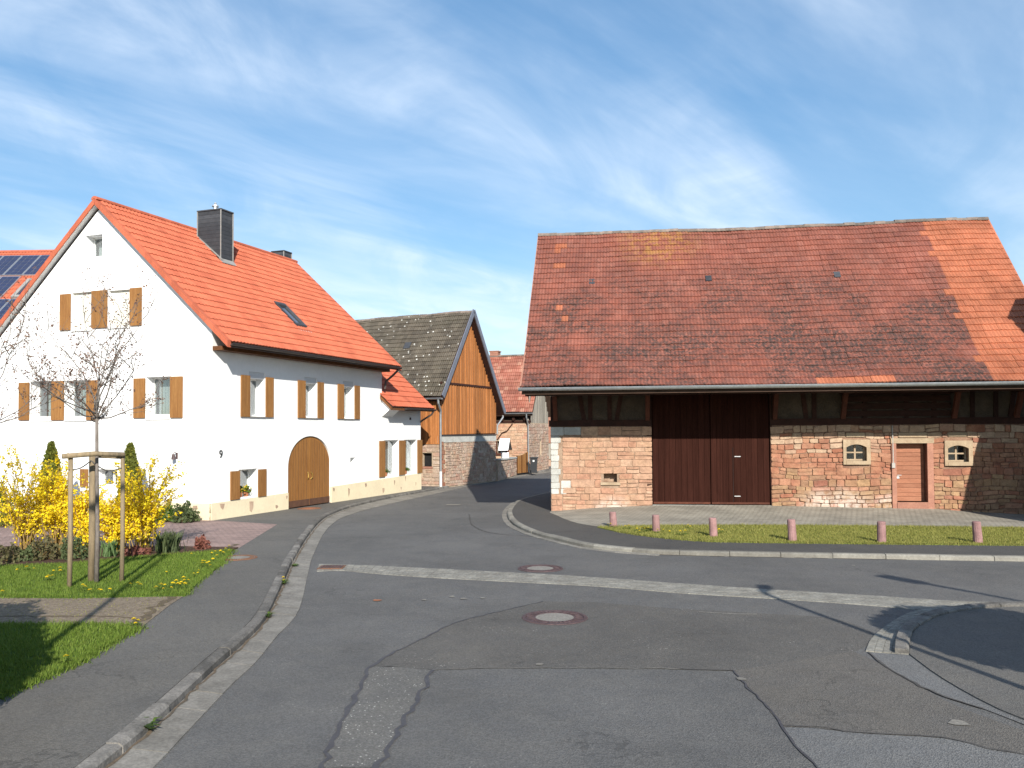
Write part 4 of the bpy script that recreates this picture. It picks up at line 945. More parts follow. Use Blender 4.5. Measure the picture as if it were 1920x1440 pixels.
# stable door
mb = MB(); mb.wbox(BW, sdr[0], bd[0], .15, bd[3], -.3, .075); mb.wbox(BW, bd[1], sdr[1], .12, bd[3], -.3, .077); mb.build('door_jamb', mSTONER, barn)
MB().wbox(BW, sdr[0]-.02, sdr[1]+.02, bd[3], sdr[3], -.3, .085).build('door_lintel', mSTONEF, barn)
MB().wbox(BW, bd[0], bd[1], .1, bd[2], -.3, .095).build('door_step', mSTONER, barn)
dr = MB().wbox(BW, bd[0]+.01, bd[1]-.01, bd[2]+.01, bd[3]-.01, -.26, -.235).build('door', mDOORB, barn)
nb = 13
for i in range(nb):
    a = bd[2]+.01+(bd[3]-bd[2]-.02)*i/nb; MB().wbox(BW, bd[0]+.012, bd[1]-.012, a+.004, a+(bd[3]-bd[2]-.02)/nb-.004, -.234, -.21).build('board', mDOORB, dr)
MB().wbox(BW, bd[0]+.07, bd[0]+.15, bd[2]+.68, bd[2]+.76, -.21, -.19).build('lock_plate', mALU, dr)
MB().tube([BW.W(bd[0]+.08, bd[2]+.78, -.19), BW.W(bd[0]+.08, bd[2]+.78, -.15), BW.W(bd[0]+.2, bd[2]+.78, -.15)], .01, 6).build('handle', mALU, dr)
mb = MB().tube([BW.W(bd[0]-.1, 2.7, .07), BW.W(bd[0]-.09, 1.55, .07)], .02, 6); mb.wbox(BW, bd[0]-.14, bd[0]-.05, 1.45, 1.6, .05, .12); mb.build('cable_pipe', mLEAD, barn)
# big gate
for (a, b) in ((GS0+.02, (GS0+GS1)/2-.01), ((GS0+GS1)/2+.01, GS1-.02)):
    lf = MB().wbox(BW, a, b, GZ+.04, 4.7, -.12, -.09).build('gate_leaf', mBARNG, barn); n = 10; w_ = (b-a)/n
    for i in range(n): MB().wbox(BW, a+i*w_+.004, a+(i+1)*w_-.003, GZ+.03+random.uniform(0,.02), 4.7, -.088, -.06+random.uniform(-.004,.006)).build('plank', mBARNG, lf)
    MB().wbox(BW, a+.01, b-.01, GZ+.03, GZ+.09, -.055, -.035).build('bottom_rail', mBEAMR, lf)
for (u, v) in ((1383,856),(1383,930.5)):
    s_, z_ = BW.at(u, v); MB().wbox(BW, s_-.09, s_+.09, z_-.012, z_+.012, -.05, -.02).build('gate_strap', mALU, barn)
s_, z_ = BW.at(1383, 890); mb = MB(); mb.wbox(BW, s_-.13, s_-.12, GZ+.1, GZ+1.75, -.052, -.045); mb.build('wicket_joint', mDARK, barn)
# timber-framed upper wall under the deep eaves
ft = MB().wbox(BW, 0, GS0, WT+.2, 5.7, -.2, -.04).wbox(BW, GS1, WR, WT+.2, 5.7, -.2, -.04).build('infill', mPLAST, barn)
MB().wbox(BW, -.05, GS0, WT, WT+.2, -.2, .03).build('sill_beam', mBEAM, barn); MB().wbox(BW, GS1, WR, WT, WT+.2, -.2, .03).build('sill_beam', mBEAM, barn)
def sat(u, v): return BW.at(u, v)[0]
for (u0, u1) in [(1037,1037),(1084,1095),(1106,1107),(1143,1143),(1168,1156),(1214,1214),(1452,1452),(1503,1512),(1527,1527),(1622,1622),(1700,1700),(1752,1752),(1868,1868),(1905,1895),(1824,1824)]:
    MB().beam(BW.W(sat(u0,735), 4.0, -.035), BW.W(sat(u1,790), WT+.2, -.035), .13, .06, up=BW.n).build('stud', mBEAM, barn)
    MB().beam(BW.W(sat(u0,735), 4.0, -.035), BW.W(sat(u0,735), 5.7, -.035), .13, .06, up=BW.n).build('stud', mBEAM, barn)
for z_ in (4.0,): MB().wbox(BW, 0, GS0, z_, z_+.16, -.1, .006).build('rail', mBEAM, barn); MB().wbox(BW, GS1, WR, z_, z_+.16, -.1, .006).build('rail', mBEAM, barn)
for i, z_ in enumerate((2.98, 3.2, 3.42, 3.62)): MB().wbox(BW, sat(1578,760), sat(1782,760), z_, z_+.17, -.03, .02+.015*(i % 2)).build('weather_board', mBEAM, barn)
MB().wbox(BW, GS0-.16, GS0, .3, 4.7, -.15, .01).build('gate_post', mBEAM, barn); MB().wbox(BW, GS1, GS1+.05, .3, 4.7, -.15, .012).build('gate_post', mBEAM, barn)
for u in (1042, 1214, 1452, 1580, 1788, 1905):               # struts carrying the eaves
    s_ = sat(u, 780); MB().beam(BW.W(s_, WT+.2, .03), BW.W(s_, 4.1, .62), .13, .13).build('strut', mBEAMR, barn)
    MB().beam(BW.W(s_, 3.72, -.1), BW.W(s_, 3.72, 2.1), .14, .14).build('tie_beam', mBEAM, barn)
MB().wbox(BW, BL+.1, BR-.1, 3.62, 3.78, 1.85, 2.05).build('eave_purlin', mBEAM, barn)
# roof body
th = .14
mb = MB(); pf = [(EO-.05, EZ-.03)]+[(o, z) for o, z in bprof[1:]]
mb.prism([BW.W(BL+.03, z-.04, o) for o, z in pf]+[BW.W(BL+.03, z-.04-th, o) for o, z in pf[::-1]], BW.d*(BR-BL-.06))
rr = [(RO, RZB-.04), (RO-5.4, RZB-.04-5.4)]
mb.prism([BW.W(BL+.03, z, o) for o, z in rr]+[BW.W(BL+.03, z-th, o) for o, z in rr[::-1]], BW.d*(BR-BL-.06))
broof = mb.build('roof', mUNDER, barn)
S_NEW = 12.05
newt = {(3,4),(4,4),(5,4),(4,6),(5,6),(6,6),(5,15),(6,16)}
vents_ = [BW.at(1111, 559, -1.5)[0], BW.at(1327, 555, -1.5)[0], BW.at(1565, 549, -1.5)[0]]
def bpick(s, o, z, i, j):
    if s > S_NEW+.08*math.sin(j*1.7): return 1
    jj = 27-j
    if (s-BL < 1.5) and ((jj in (2, 6) and .55 < s-BL < (1.0 if jj == 2 else 1.1)) or (jj == 3 and .6 < s-BL < .9) or (jj == 14 and .75 < s-BL < 1.0) or (jj == 16 and .95 < s-BL < 1.15)): return 1
    if j == 0 and 7.6 < s < 9.6: return 1
    return 0
tiled(broof, BW, BL, BR, bprof, .205, .275, .020, 2, [mROOFB, mROOFO], sag=.05, nind=300, jit=.006, pick=bpick)
mb = MB(); mb.prism([BW.W(BL, RZB, RO), BW.W(BL, RZB-5.4, RO-5.4), BW.W(BL, RZB-5.36, RO-5.4), BW.W(BL, RZB+.03, RO)], BW.d*(BR-BL)); mb.build('rear_tiles', mROOFB, broof)
for i in range(46):
    a = BL-.02+(BR-BL)*i/46; s2 = .05*(math.sin(a*.55+1.1)+.6*math.sin(a*1.37+3.3))*.5; c = BW.W(a, RZB+.0+s2+random.uniform(-.008,.012), RO); r0 = random.uniform(.10,.12); ring = [(r0*math.cos(t), r0*.8*math.sin(t)) for t in np.linspace(-.3, math.pi+.3, 8)]
    MB().prism([c+BW.n*x+Z*y for x, y in ring], BW.d*.34+Z*random.uniform(-.008,.008)).build('ridge_tile', mRIDGE, broof)
for sL in (BL, BR):                                            # pale verge laths
    mb = MB()
    for (o0, z0), (o1, z1) in zip(bprof[:-1], bprof[1:]): mb.beam(BW.W(sL, z0+.0, o0), BW.W(sL, z1+.0, o1), .05, .10, up=BW.n)
    mb.build('verge_board', mSTONER if sL < 0 else mROOFO, broof)
for s_ in vents_:
    o_ = -1.15; nn = (BW.n*1.07+Z)/np.linalg.norm(BW.n*1.07+Z); up_ = (Z-BW.n*.9); up_ /= np.linalg.norm(up_)
    MB().box(BW.W(s_, bz(o_)+.06, o_), BW.d*.095, up_*.13, nn*.03).build('glass_tile', mSLATE, broof)
gutter(barn, BW, BL-.05, BR, EO+.06, EZ-.03, .085, mZINC)
# remaining barn walls
mb = MB()
LGW = Wall(BW.W(0, .1, 0), D(7.86), -1); RGW = Wall(BW.W(WR-1.15, .1, 0), D(7.86), 1)
for Wg in (LGW, RGW): wall_holes(mb, Wg, [(0,0),(7.6,0),(7.6,bzb(-7.6)-.2),(3.0,RZB-.25),(0,bz(0)-.22)], [])
mb.wbox(BW, 0, WR-1.2, 0, bzb(-7.6)-.3, -7.6, -7.5)
mb.build('outer_wall', mMORT, barn)

# ================================================================== SANDSTONE BOLLARDS
for k, (u, v, vt) in enumerate([(1150.5,987,960),(1230.5,997,965.5),(1338,1006,971),(1486,1014,974),(1653,1017,978),(1834,1018,978)]):
    c = G(u, v, .11); h_ = (v-vt)/1590*c[1]*1.0; r_ = (9.6 if k < 3 else 12.5 if k < 4 else 14)/2/1590*c[1]
    r_ = .093; lean = V3(random.uniform(-.03,.01), random.uniform(-.02,.02), 0)
    mb = MB().tube([c-Z*.05, c+Z*.1+lean*.2, c+Z*h_*.6+lean*.6, c+Z*(h_-.02)+lean, c+Z*h_+lean], [r_*1.04, r_*1.02, r_*.98, r_*.95, r_*.84], 14, r=.3+.1*k)
    mb.build('stone_bollard', mSAND, label=('first', 'second', 'third', 'fourth', 'fifth', 'sixth')[k]+' pink stone bollard of the verge row from the barn corner', cat='bollard', group='bollards along the verge')

# ================================================================== TIMBER-CLAD BARN
tb = thing('timber_barn', 'tall barn with honey coloured board cladding, rubble base and mossy grey roof', 'barn', TG.W(3, .1, -3))
TW, TA, TAZ = 5.93, 2.85, 8.42; TZL, TZR = 4.18, 3.62
lz = lambda s: TZL+(s+.28)*(TAZ-TZL)/(TA+.28) if s < TA else TAZ-(s-TA)*(TAZ-TZR)/(6.4-TA)
LEN = 13.
mb = MB(); th_hole = [(.45, .95, 1.0, 1.62)]
wall_holes(mb, TG, [(0,0),(TW,0),(TW,2.2),(0,2.2)], []); wall_holes(mb, TS, [(0,0),(LEN,0),(LEN,2.0),(0,2.0)], th_hole, .3)
twl = mb.build('stone_base', mMORTG, tb)
stones(twl, TG, stone_layout(.45, TW, .05, 2.1, [], .10, .19, .16, .42), mSTN_T, 170, gap=.012, out_=(.012,.04), wav=.02)
stones(twl, TG, [(.0, random.choice((.28,.42)), .06+.21*i, .06+.21*(i+1)) for i in range(10)], mSTN_R, 20, gap=.014, out_=(.02,.045))
stones(twl, TS, stone_layout(.0, 2.6, .05, 1.98, [(.4,1.0,.9,1.66)], .12, .22, .25, .55), mSTN_T, 120, gap=.016, out_=(.015,.045))
MB().wbox(TS, .4, 1.0, .9, 1.0, -.25, .05).build('window_sill', mSTONER, tb); MB().wbox(TS, .45, .95, 1.0, 1.62, -.28, -.2).build('window_dark', mDARK, tb)
MB().wbox(TG, -.02, TW+.02, 2.1, 2.40, -.2, .03).build('ring_beam', mCONC, tb)
mb = MB(); wall_holes(mb, TG, [(0,2.4),(TW,2.4),(TW,4.0),(TA,TAZ-.25),(0,4.2)], []); wall_holes(mb, TS, [(0,2.0),(LEN,2.0),(LEN,4.4),(0,4.4)], [])
bk = mb.build('cladding_back', mBOARD2, tb)
n = 46; w_ = TW/n
for i in range(n):
    a, b = i*w_, (i+1)*w_; m_ = (a+b)/2; top = lz(m_)-.26; e = .028+.022*(i % 2)
    if top > 4.95: MB().wbox(TG, a+.014, b-.026, 4.88, top, .004, e).build('board', mBOARD, bk)
    MB().wbox(TG, a+.014, b-.026, 2.46+.001*i, min(4.80, top), .004, e+random.uniform(-.003,.003)).build('board', mBOARD, bk)
for i in range(20): MB().wbox(TS, i*.13+.006, (i+1)*.13-.008, 2.02, 4.35, .004, .03+.004*(i % 2)).build('board', mBOARD, bk)
MB().wbox(TG, .0, TW, 4.79, 4.89, .0, .07).build('drip_board', mBEAM, tb)
MB().wbox(TG, -.05, TW+.05, 2.41, 2.45, .0, .08).build('drip_flashing', mDKMET, tb)
# roof
VO = -.30
mb = MB()
mb.prism([TG.W(-.28, TZL-.05, -VO), TG.W(TA, TAZ-.05, -VO), TG.W(TA, TAZ-.20, -VO), TG.W(-.28, TZL-.2, -VO)], TS.d*(LEN+.3))
mb.prism([TG.W(6.4, TZR-.05, -VO), TG.W(TA, TAZ-.05, -VO), TG.W(TA, TAZ-.20, -VO), TG.W(6.4, TZR-.2, -VO)], TS.d*(LEN+.3))
troof = mb.build('roof', mBEAM, tb)
tiled(troof, TS, VO+.1, LEN, [(.30, TZL), (-TA, TAZ)], .21, .27, .018, 2, [mROOFG], sag=.06, nind=300, jit=.006)
mb = MB().prism([TG.W(6.45, TZR, -VO), TG.W(TA, TAZ+.02, -VO), TG.W(TA, TAZ-.04, -VO), TG.W(6.45, TZR-.05, -VO)], TS.d*(LEN+.3)); mb.build('rear_tiles', mROOFG, troof)
mb = MB(); mb.beam(TG.W(-.32, TZL+.0, -VO+.02), TG.W(TA, TAZ+.06, -VO+.02), .05, .24, up=Z); mb.beam(TG.W(6.45, TZR-.05, -VO+.02), TG.W(TA, TAZ+.06, -VO+.02), .05, .22, up=Z); mb.build('verge_flashing', mFLASH, troof)
for i in range(40):
    c = TS.W(VO+i*.33, TAZ+.0+.03*math.sin(i*.5)-.004*i, -TA); ring = [(.11*math.cos(t), .085*math.sin(t)) for t in np.linspace(-.3, math.pi+.3, 7)]; MB().prism([c+TS.n*x+Z*y for x, y in ring], TS.d*.34).build('ridge_tile', mRIDGE, troof)
for (u, v) in ((764,650),(780,717)):                          # small roof hatches
    o_ = -1.9 if v < 700 else -.7; s_, z_ = TS.at(u, v, o_); up_ = Z*.8-TS.n*.6; nn = TS.n*.8+Z*.6
    for k in range(12):
        s_, z_ = TS.at(u, v, o_); zt_ = TZL+(.30-o_)*(TAZ-TZL)/(TA+.3); o_ += (zt_-z_)*.35
    MB().box(TS.W(s_, z_+.05, o_), TS.d*.17, up_*.2, nn*.03).build('roof_hatch', mSLATE, troof)
gutter(tb, TS, VO, LEN, .38, TZL-.06, .075, mZINC)
c = TS.W(-.06, 0, .09)
MB().tube([TS.W(-.1, TZL-.12, .38), TS.W(-.1, TZL-.3, .36), TS.W(-.08, TZL-.65, .1), c+Z*(TZL-.8), c+Z*.75], .05, 8).build('downpipe', mZINC, tb)
MB().tube([c+Z*.78, c+Z*.08], .062, 8).build('standpipe', mFRAME, tb)
c = TG.W(TW+.12, 0, .05)
MB().tube([TG.W(6.42, TZR-.1, .2), TG.W(6.42, TZR-.3, .2), TG.W(TW+.12, 2.9, .05), c+Z*2.45], .045, 8).build('downpipe', mZINC, tb)
mb = MB(); BT = Wall(TG.W(TW, .1, 0), D(-66), 1); wall_holes(mb, BT, [(0,0),(LEN,0),(LEN,3.9),(0,3.9)], []); mb.build('rear_wall', mMORTG, tb)
# low wall, board gate, roofed letter box, bin
lw0, lw1 = TG.W(TW+.05, .1, .1), G(968, 889, .1)
LW = Wall(lw0, math.atan2(lw1[0]-lw0[0], lw1[1]-lw0[1])); ll = float(np.linalg.norm(lw1-lw0))
lwall = thing('garden_wall', 'low rubble garden wall between the timber barn and a board gate', 'wall', LW.W(ll/2, .1))
lb = MB().prism([LW.W(0,0,-.25), LW.W(ll,0,-.25), LW.W(ll,1.02,-.25), LW.W(ll*.35,1.05,-.25), LW.W(0,1.1,-.25)], LW.n*.25).build('wall_core', mMORTG, lwall)
stones(lb, LW, stone_layout(0, ll, .05, 1.0, [], .14, .24, .3, .7), mSTN_T, 90, out_=(.015,.04)); MB().prism([LW.W(0,1.1,-.3), LW.W(ll*.35,1.05,-.3), LW.W(ll,1.02,-.3), LW.W(ll,1.1,-.3), LW.W(ll*.35,1.13,-.3), LW.W(0,1.18,-.3)], LW.n*.36).build('coping', mCONC, lwall)
bga, bgb = G(968.5, 889, .1), G(990, 886.5, .1); GW = Wall(bga, math.atan2(bgb[0]-bga[0], bgb[1]-bga[1])); gl_ = float(np.linalg.norm(bgb-bga))
bg_ = thing('board_gate', 'closed wooden board gate between the garden wall and the small stone house', 'gate', GW.W(gl_/2, .1))
for i in range(10): MB().wbox(GW, gl_*i/10+.008, gl_*(i+1)/10-.008, .14, 1.15+.25*(i/10)**2, -.02, .012).build('board', mBOARD2 if i % 4 == 0 else mSHUT, bg_)
for z_ in (.35, 1.0): MB().wbox(GW, 0, gl_, z_, z_+.09, -.06, -.021).build('rail', mGREYB, bg_)
s_, z_ = LW.at(947, 862, -.12); bx = LW.W(s_, 1.12, -.12)
bb = thing('letter_box', 'small roofed box with white roof board on top of the garden wall', 'letter box', bx)
MB().box(bx+Z*.16, V3(.17,.05,0), V3(-.04,.13,0), Z*.16).build('box_body', mBLUEW, bb)
MB().box(bx+Z*.13+V3(-.1,-.02,0), V3(.05,.02,0), V3(-.02,.05,0), Z*.13).build('post', mBEAM, bb)
ap = bx+Z*1.05; ex = V3(.27,.06,0); dn = V3(-.10,-.42,-.62)
MB().prism([ap-ex, ap+ex, ap+ex+dn, ap-ex+dn], V3(0,.02,.03)).build('roof_board', mBLUEW, bb)
dn2 = V3(.12,.42,-.62); MB().prism([ap-ex, ap+ex, ap+ex+dn2, ap-ex+dn2], V3(0,.02,.03)).build('roof_board', mBLACK, bb)  # shade put into the colour: far slope and gable end are black
MB().prism([ap+ex*.9-Z*.03, ap+ex*.9+dn*.95, ap+ex*.9+dn2*.95], V3(-.03,0,0)).build('gable_panel', mBLACK, bb)
c = G(1001, 887.5, .1); bn_ = thing('wheelie_bin', 'dark grey wheeled waste bin beside the small stone house', 'bin', c)
MB().add([c+V3(x*.2*k, y*.22*k, z) for z, k in ((.03,.8),(.88,1.08)) for x, y in ((-1,-1),(1,-1),(1,1),(-1,1))], [(0,1,5,4),(1,2,6,5),(2,3,7,6),(3,0,4,7),(4,5,6,7),(3,2,1,0)]).build('bin_body', mBIN, bn_)
MB().box(c+Z*.93, (.25,0,0), (0,.28,0), (0,0,.035)).build('lid', mBIN, bn_)
for sx in (-1, 1): MB().tube([c+V3(sx*.19-.02,.2,.09), c+V3(sx*.19+.02,.2,.09)], .09, 10).build('wheel', mBLACK, bn_)
MB().box(c+V3(-.02,-.245,.74), (.05,0,0), (0,.006,0), (0,0,.05)).build('sticker', mFRAME, bn_)

# ================================================================== SMALL STONE HOUSE AT THE BEND
sh = thing('stone_house', 'small sandstone house with patchy red tiled roof and grey boarded gable', 'house', VF.W(2, .1, -2))
VZ, VR, VD = 3.72, 7.40, 5.4
mb = MB(); wall_holes(mb, VF, [(0,0),(7,0),(7,3.1),(0,3.1)], [(1.35,2.0,1.25,2.0)], .3); wall_holes(mb, VS, [(0,0),(VD,0),(VD,3.1),(0,3.1)], [(2.9,3.25,1.1,2.0)], .3)
vw = mb.build('wall', mMORTG, sh)
stones(vw, VF, stone_layout(0, 3.4, .05, 3.05, [(1.25,2.1,1.15,2.1)], .13, .24, .25, .6), mSTN_V, 110, out_=(.012,.035)); stones(vw, VS, stone_layout(0, VD, .05, 3.05, [(2.85,3.3,1.05,2.05)], .13, .24, .3, .7), mSTN_T, 120, out_=(.012,.035))
MB().wbox(VF, 1.35, 2.0, 1.25, 2.0, -.28, -.25).build('window', mDARK, sh); mb = MB(); mb.wbox(VF, 1.25, 2.1, 1.12, 1.25, -.1, .06); mb.wbox(VF, 1.25, 1.35, 1.25, 2.0, -.1, .05); mb.wbox(VF, 2.0, 2.1, 1.25, 2.0, -.1, .05); mb.build('window_frame', mBEAMR, sh)
MB().wbox(VS, 2.9, 3.25, 1.1, 2.0, -.28, -.25).build('window', mDARK, sh)
MB().wbox(VF, -.1, 7, 3.1, 3.24, -.2, .06).build('wall_plate', mBEAM, sh)
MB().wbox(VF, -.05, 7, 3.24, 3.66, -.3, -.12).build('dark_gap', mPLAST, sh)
for i in range(10): MB().wbox(VF, .15+i*.7, .28+i*.7, 3.24, 3.40, -.2, .2).build('rafter_end', mBEAM, sh)
MB().wbox(VF, -.1, 7, 3.42, 3.52, -.1, .03).build('rail', mBEAM, sh)
for i in range(22):
    a = i*VD/22; m_ = a+VD/44; top = (VZ+(m_+.2)*(VR-VZ)/(2.7+.2)) if m_ < 2.7 else (VR-(m_-2.7)*(VR-VZ)/2.9); MB().wbox(VS, a+.006, a+VD/22-.006, 3.1, top-.25, -.08, -.02+.02*(i % 2)).build('board', mGREYB, sh)
mb = MB(); mb.wbox(VS, .1, .5, 3.5, 4.9, 0, .05); mb.build('shutter', mGREYB, sh)
mb = MB(); mb.prism([VF.W(-.3, VZ-.05, .3), VF.W(-.3, VR-.05, -2.7), VF.W(-.3, VZ-.05, -5.7), VF.W(-.3, VZ-.2, -5.7), VF.W(-.3, VR-.22, -2.7), VF.W(-.3, VZ-.2, .3)], VF.d*8.3)
vroof = mb.build('roof', mUNDER, sh)
tiled(vroof, VF, -.3, 8, [(.32, VZ), (-2.7, VR)], .26, .30, .022, 2, [mROOFR], sag=.05, nind=200, jit=.008)
for i in range(24):
    c = VF.W(-.3+i*.34, VR+.02, -2.7); ring = [(.11*math.cos(t), .085*math.sin(t)) for t in np.linspace(-.3, math.pi+.3, 7)]; MB().prism([c+VF.n*x+Z*y for x, y in ring], VF.d*.35).build('ridge_tile', mRIDGE, vroof)
c = VF.W(2.55, VR-.3, -2.9); mb = MB()
for i in range(7): mb.wbox(VF, 2.65, 3.2, VR-.45+i*.11, VR-.45+i*.11+.098, -3.2, -2.6)
mb.wbox(VF, 2.6, 3.25, VR+.32, VR+.38, -3.25, -2.55); mb.build('chimney', mSTONER, sh)
gutter(sh, VF, -.35, 7, .40, VZ-.04, .07, mZINC)
MB().tube([VF.W(.05, VZ-.1, .4), VF.W(.05, VZ-.3, .38), VF.W(.02, VZ-.75, .1), VF.W(.02, .15, .1)], .045, 8).build('downpipe', mZINC, sh)
MB().tube([VF.W(1.0, 3.05, .07), VF.W(1.35, 2.6, .08), VF.W(1.65, 2.5, .09), VF.W(1.95, 2.1, .08)], .035, 6).build('vine_stem', mBEAM, sh)
# farm building beyond
fb = thing('far_barn', 'weathered boarded barn with red door behind the small stone house', 'barn', (5, 61, .1))
FW = Wall((1.2, 60.5, .1), D(97))
f0 = MB().wbox(FW, 0, 10, 0, 3.2, -5, 0).build('stone_base', mSTN_T, fb)
for i in range(30): MB().wbox(FW, i*.33+.01, (i+1)*.33-.01, 3.2, 5.6, -.05, .01+.02*(i % 2)).build('board', mGREYB, fb)
MB().wbox(FW, .95, 1.55, 1.75, 4.0, .0, .08).build('door', mSTONER, fb); MB().wbox(FW, .9, 1.6, .6, 1.7, .0, .07).build('lower_door', mGREYB, fb); MB().wbox(FW, 0, 10, 4.2, 4.4, 0, .12).build('beam', mBEAM, fb)
MB().prism([FW.W(-.4, 5.4, .5), FW.W(-.4, 8.6, -3.0), FW.W(-.4, 5.4, -6.5)], FW.d*11).build('roof', mROOFR, fb)

# ================================================================== HOUSE WITH SOLAR PANELS
nh = thing('solar_house', 'neighbouring house with red tiled roof carrying dark solar panels, behind the white house', 'house', (-30, 36, .1))
NF = Wall((-46, 33.2, .1), D(92.5)); NZ, NR, ND = 5.2, 10.9, 6.3
nsl = math.hypot(ND+.5, NR-NZ)
mb = MB(); wall_holes(mb, NF, [(0,0),(29,0),(29,NZ),(0,NZ)], []); NG = Wall(NF.W(29,.1,0), D(2.5), 1); wall_holes(mb, NG, [(0,0),(2*ND,0),(2*ND,NZ+.3),(ND,NR-.2),(0,NZ+.3)], []); mb.build('wall', mWHITE, nh)
mb = MB(); mb.prism([NF.W(-.3, NZ-.05, .5), NF.W(-.3, NR-.05, -ND), NF.W(-.3, NZ-.05, -2*ND-.5), NF.W(-.3, NZ-.2, -2*ND-.5), NF.W(-.3, NR-.22, -ND), NF.W(-.3, NZ-.2, .5)], NF.d*29.6); nroof = mb.build('roof', mUNDER, nh)
tiled(nroof, NF, 18, 29.3, [(.5, NZ), (-ND, NR)], .30, .335, .028, 2, [mROOFN], nind=0)
def npt(s, t, h=0.): x = t/nsl; return NF.W(s, NR+(NZ-NR)*x+h*.77, -ND+(ND+.5)*x+h*.64)
for i in range(34): MB().prism([NF.W(18+i*.33, NR-.02, -ND+.12), NF.W(18+i*.33, NR+.09, -ND), NF.W(18+i*.33, NR-.02, -ND-.12)], NF.d*.35).build('ridge_tile', mROOFN, nroof)
for r, (t0, t1, s0, s1) in enumerate([(.55,2.35,23.78-.86*5,28.6),(2.45,4.25,24.66-.86*5,24.7),(4.35,6.15,24.3-.86*5,26.9)]):
    s_ = s0
    while s_+.86 < s1:
        pan = MB().add([npt(s_, t0, .12), npt(s_+.84, t0, .12), npt(s_+.84, t1, .12), npt(s_, t1, .12)]+[npt(s_, t0, .06), npt(s_+.84, t0, .06), npt(s_+.84, t1, .06), npt(s_, t1, .06)], [(3,2,1,0),(0,1,5,4),(1,2,6,5),(2,3,7,6),(3,0,4,7)]).build('solar_panel', mALU, nh)
        mb = MB()
        for a in range(3):
            for b in range(6): mb.add([npt(s_+.03+.26*(a+p)+(.01 if p == 0 else -.004), t0+.03+(t1-t0-.06)*(b+q)/6+(.008 if q == 0 else -.006), .125) for p, q in ((0,0),(1,0),(1,1),(0,1))], [(3,2,1,0)])
        mb.build('solar_cell', mPANEL, pan); s_ += .86
mb = MB()
for (a, b, c_, d_) in ((25.1,26.3,2.75,2.9),(25.1,25.25,2.9,4.1),(26.15,26.3,2.9,4.1),(25.1,26.3,4.1,4.25)): mb.prism([npt(a,c_,.04), npt(b,c_,.04), npt(b,d_,.04), npt(a,d_,.04)], V3(0,-.08,.1))
s2 = mb.build('skylight', mLEAD, nh); MB().prism([npt(25.2,2.8,.05), npt(26.2,2.8,.05), npt(26.2,4.15,.05), npt(25.2,4.15,.05)], V3(0,-.03,.04)).build('pane', mPANEL, s2)

# ================================================================== VEGETATION
def rot_to(d):
    d = np.asarray(d, float); d /= np.linalg.norm(d); a = V3(1,0,0) if abs(d[0]) < .9 else V3(0,1,0); x = np.cross(a, d); x /= np.linalg.norm(x); return x, np.cross(d, x), d
def leaf_cloud(P, size, upw=0., asp=1.6):
    """diamond leaves at points P"""
    n = len(P); d = rng.normal(0, 1, (n,3)); d[:,2] += upw; d /= np.linalg.norm(d, axis=1)[:,None]; e = np.cross(d, rng.normal(0, 1, (n,3))); e /= np.linalg.norm(e, axis=1)[:,None]+1e-9
    s_ = size*rng.uniform(.6, 1.35, (n,1)); a = d*s_*asp/2; b = e*s_/2
    return np.stack([P-a, P+b, P+a, P-b], 1)
def grow_tree(base, trunk_h, lean, seed, spread, top, name, label, cat='tree', n_main=9, buds=1500, trunk_r=.035, group=None):
    rd = random.Random(seed); t = thing(name, label, cat, base, group); b = np.asarray(base, float)
    fork = b+Z*trunk_h+np.asarray(lean)
    MB().tube([b-Z*.05, b+Z*trunk_h*.3+V3(.01,0,0), b+Z*trunk_h*.65+np.asarray(lean)*.5, fork], [trunk_r*1.25, trunk_r, trunk_r*.85, trunk_r*.75], 8).build('trunk', mBARK, t, smooth=True)
    mb = MB(); pts = []
    def branch(p, d, ln, r, lev):
        N = 6; P = [p]; dd = d.copy()
        for i in range(N):
            dd = dd+V3(rd.gauss(0,.2), rd.gauss(0,.2), rd.gauss(.08,.12) if lev < 2 else .02); dd /= np.linalg.norm(dd); P.append(P[-1]+dd*ln/N)
        mb.tube(P, [r*(1-.75*i/N) for i in range(N+1)], 5 if lev else 6, cap=False)
        for i in range(1 if lev else 2, N+1):
            for _ in range(2 if lev > 0 else 1): pts.append(P[i]+V3(rd.gauss(0,.02), rd.gauss(0,.02), rd.gauss(0,.02)))
        if lev < 2:
            for k in range(rd.randint(5, 7) if lev == 0 else rd.randint(2, 4)):
                i = rd.randint(1 if lev else 2, N); ax = V3(rd.gauss(0,1), rd.gauss(0,1), rd.uniform(-.15,.9)); ax /= np.linalg.norm(ax); d2 = dd*.55+ax*.75; d2 /= np.linalg.norm(d2)
                branch(P[i], d2, ln*rd.uniform(.32,.58), r*.5, lev+1)
    for k in range(n_main):
        a = 2*math.pi*(k+rd.uniform(-.3,.3))/n_main; el = rd.uniform(.08, 1.0) if k % 3 else rd.uniform(.95, 1.45)
        st = fork-Z*rd.uniform(0, .35)*trunk_h*.12
        dv = V3(math.cos(a)*math.cos(el), math.sin(a)*math.cos(el), math.sin(el))
        branch(st, dv, (spread*math.cos(el)+(top-trunk_h)*math.sin(el))*rd.uniform(.75,1.05), trunk_r*.40, 0)
    mb.build('crown', mBARK, t, smooth=True)
    P = np.array(pts); P = P[rng.integers(0, len(P), buds)]+rng.normal(0, .018, (buds,3))
    quads_obj('buds', leaf_cloud(P, .024, .3), mBUD, t)
    return t
tb0 = G(181, 1092, .12)
grow_tree(tb0, 2.83, (-.02,0,0), 5, 1.15, 4.2, 'young_tree', 'slender young tree with budding twigs tied between wooden stakes', n_main=15, buds=2500)
grow_tree((-9.3, 14.6, .12), 2.6, (.02,0,0), 9, 1.35, 4.4, 'young_tree', 'budding young tree whose twigs reach in over the lawn, without stakes in sight', n_main=15, buds=2500)
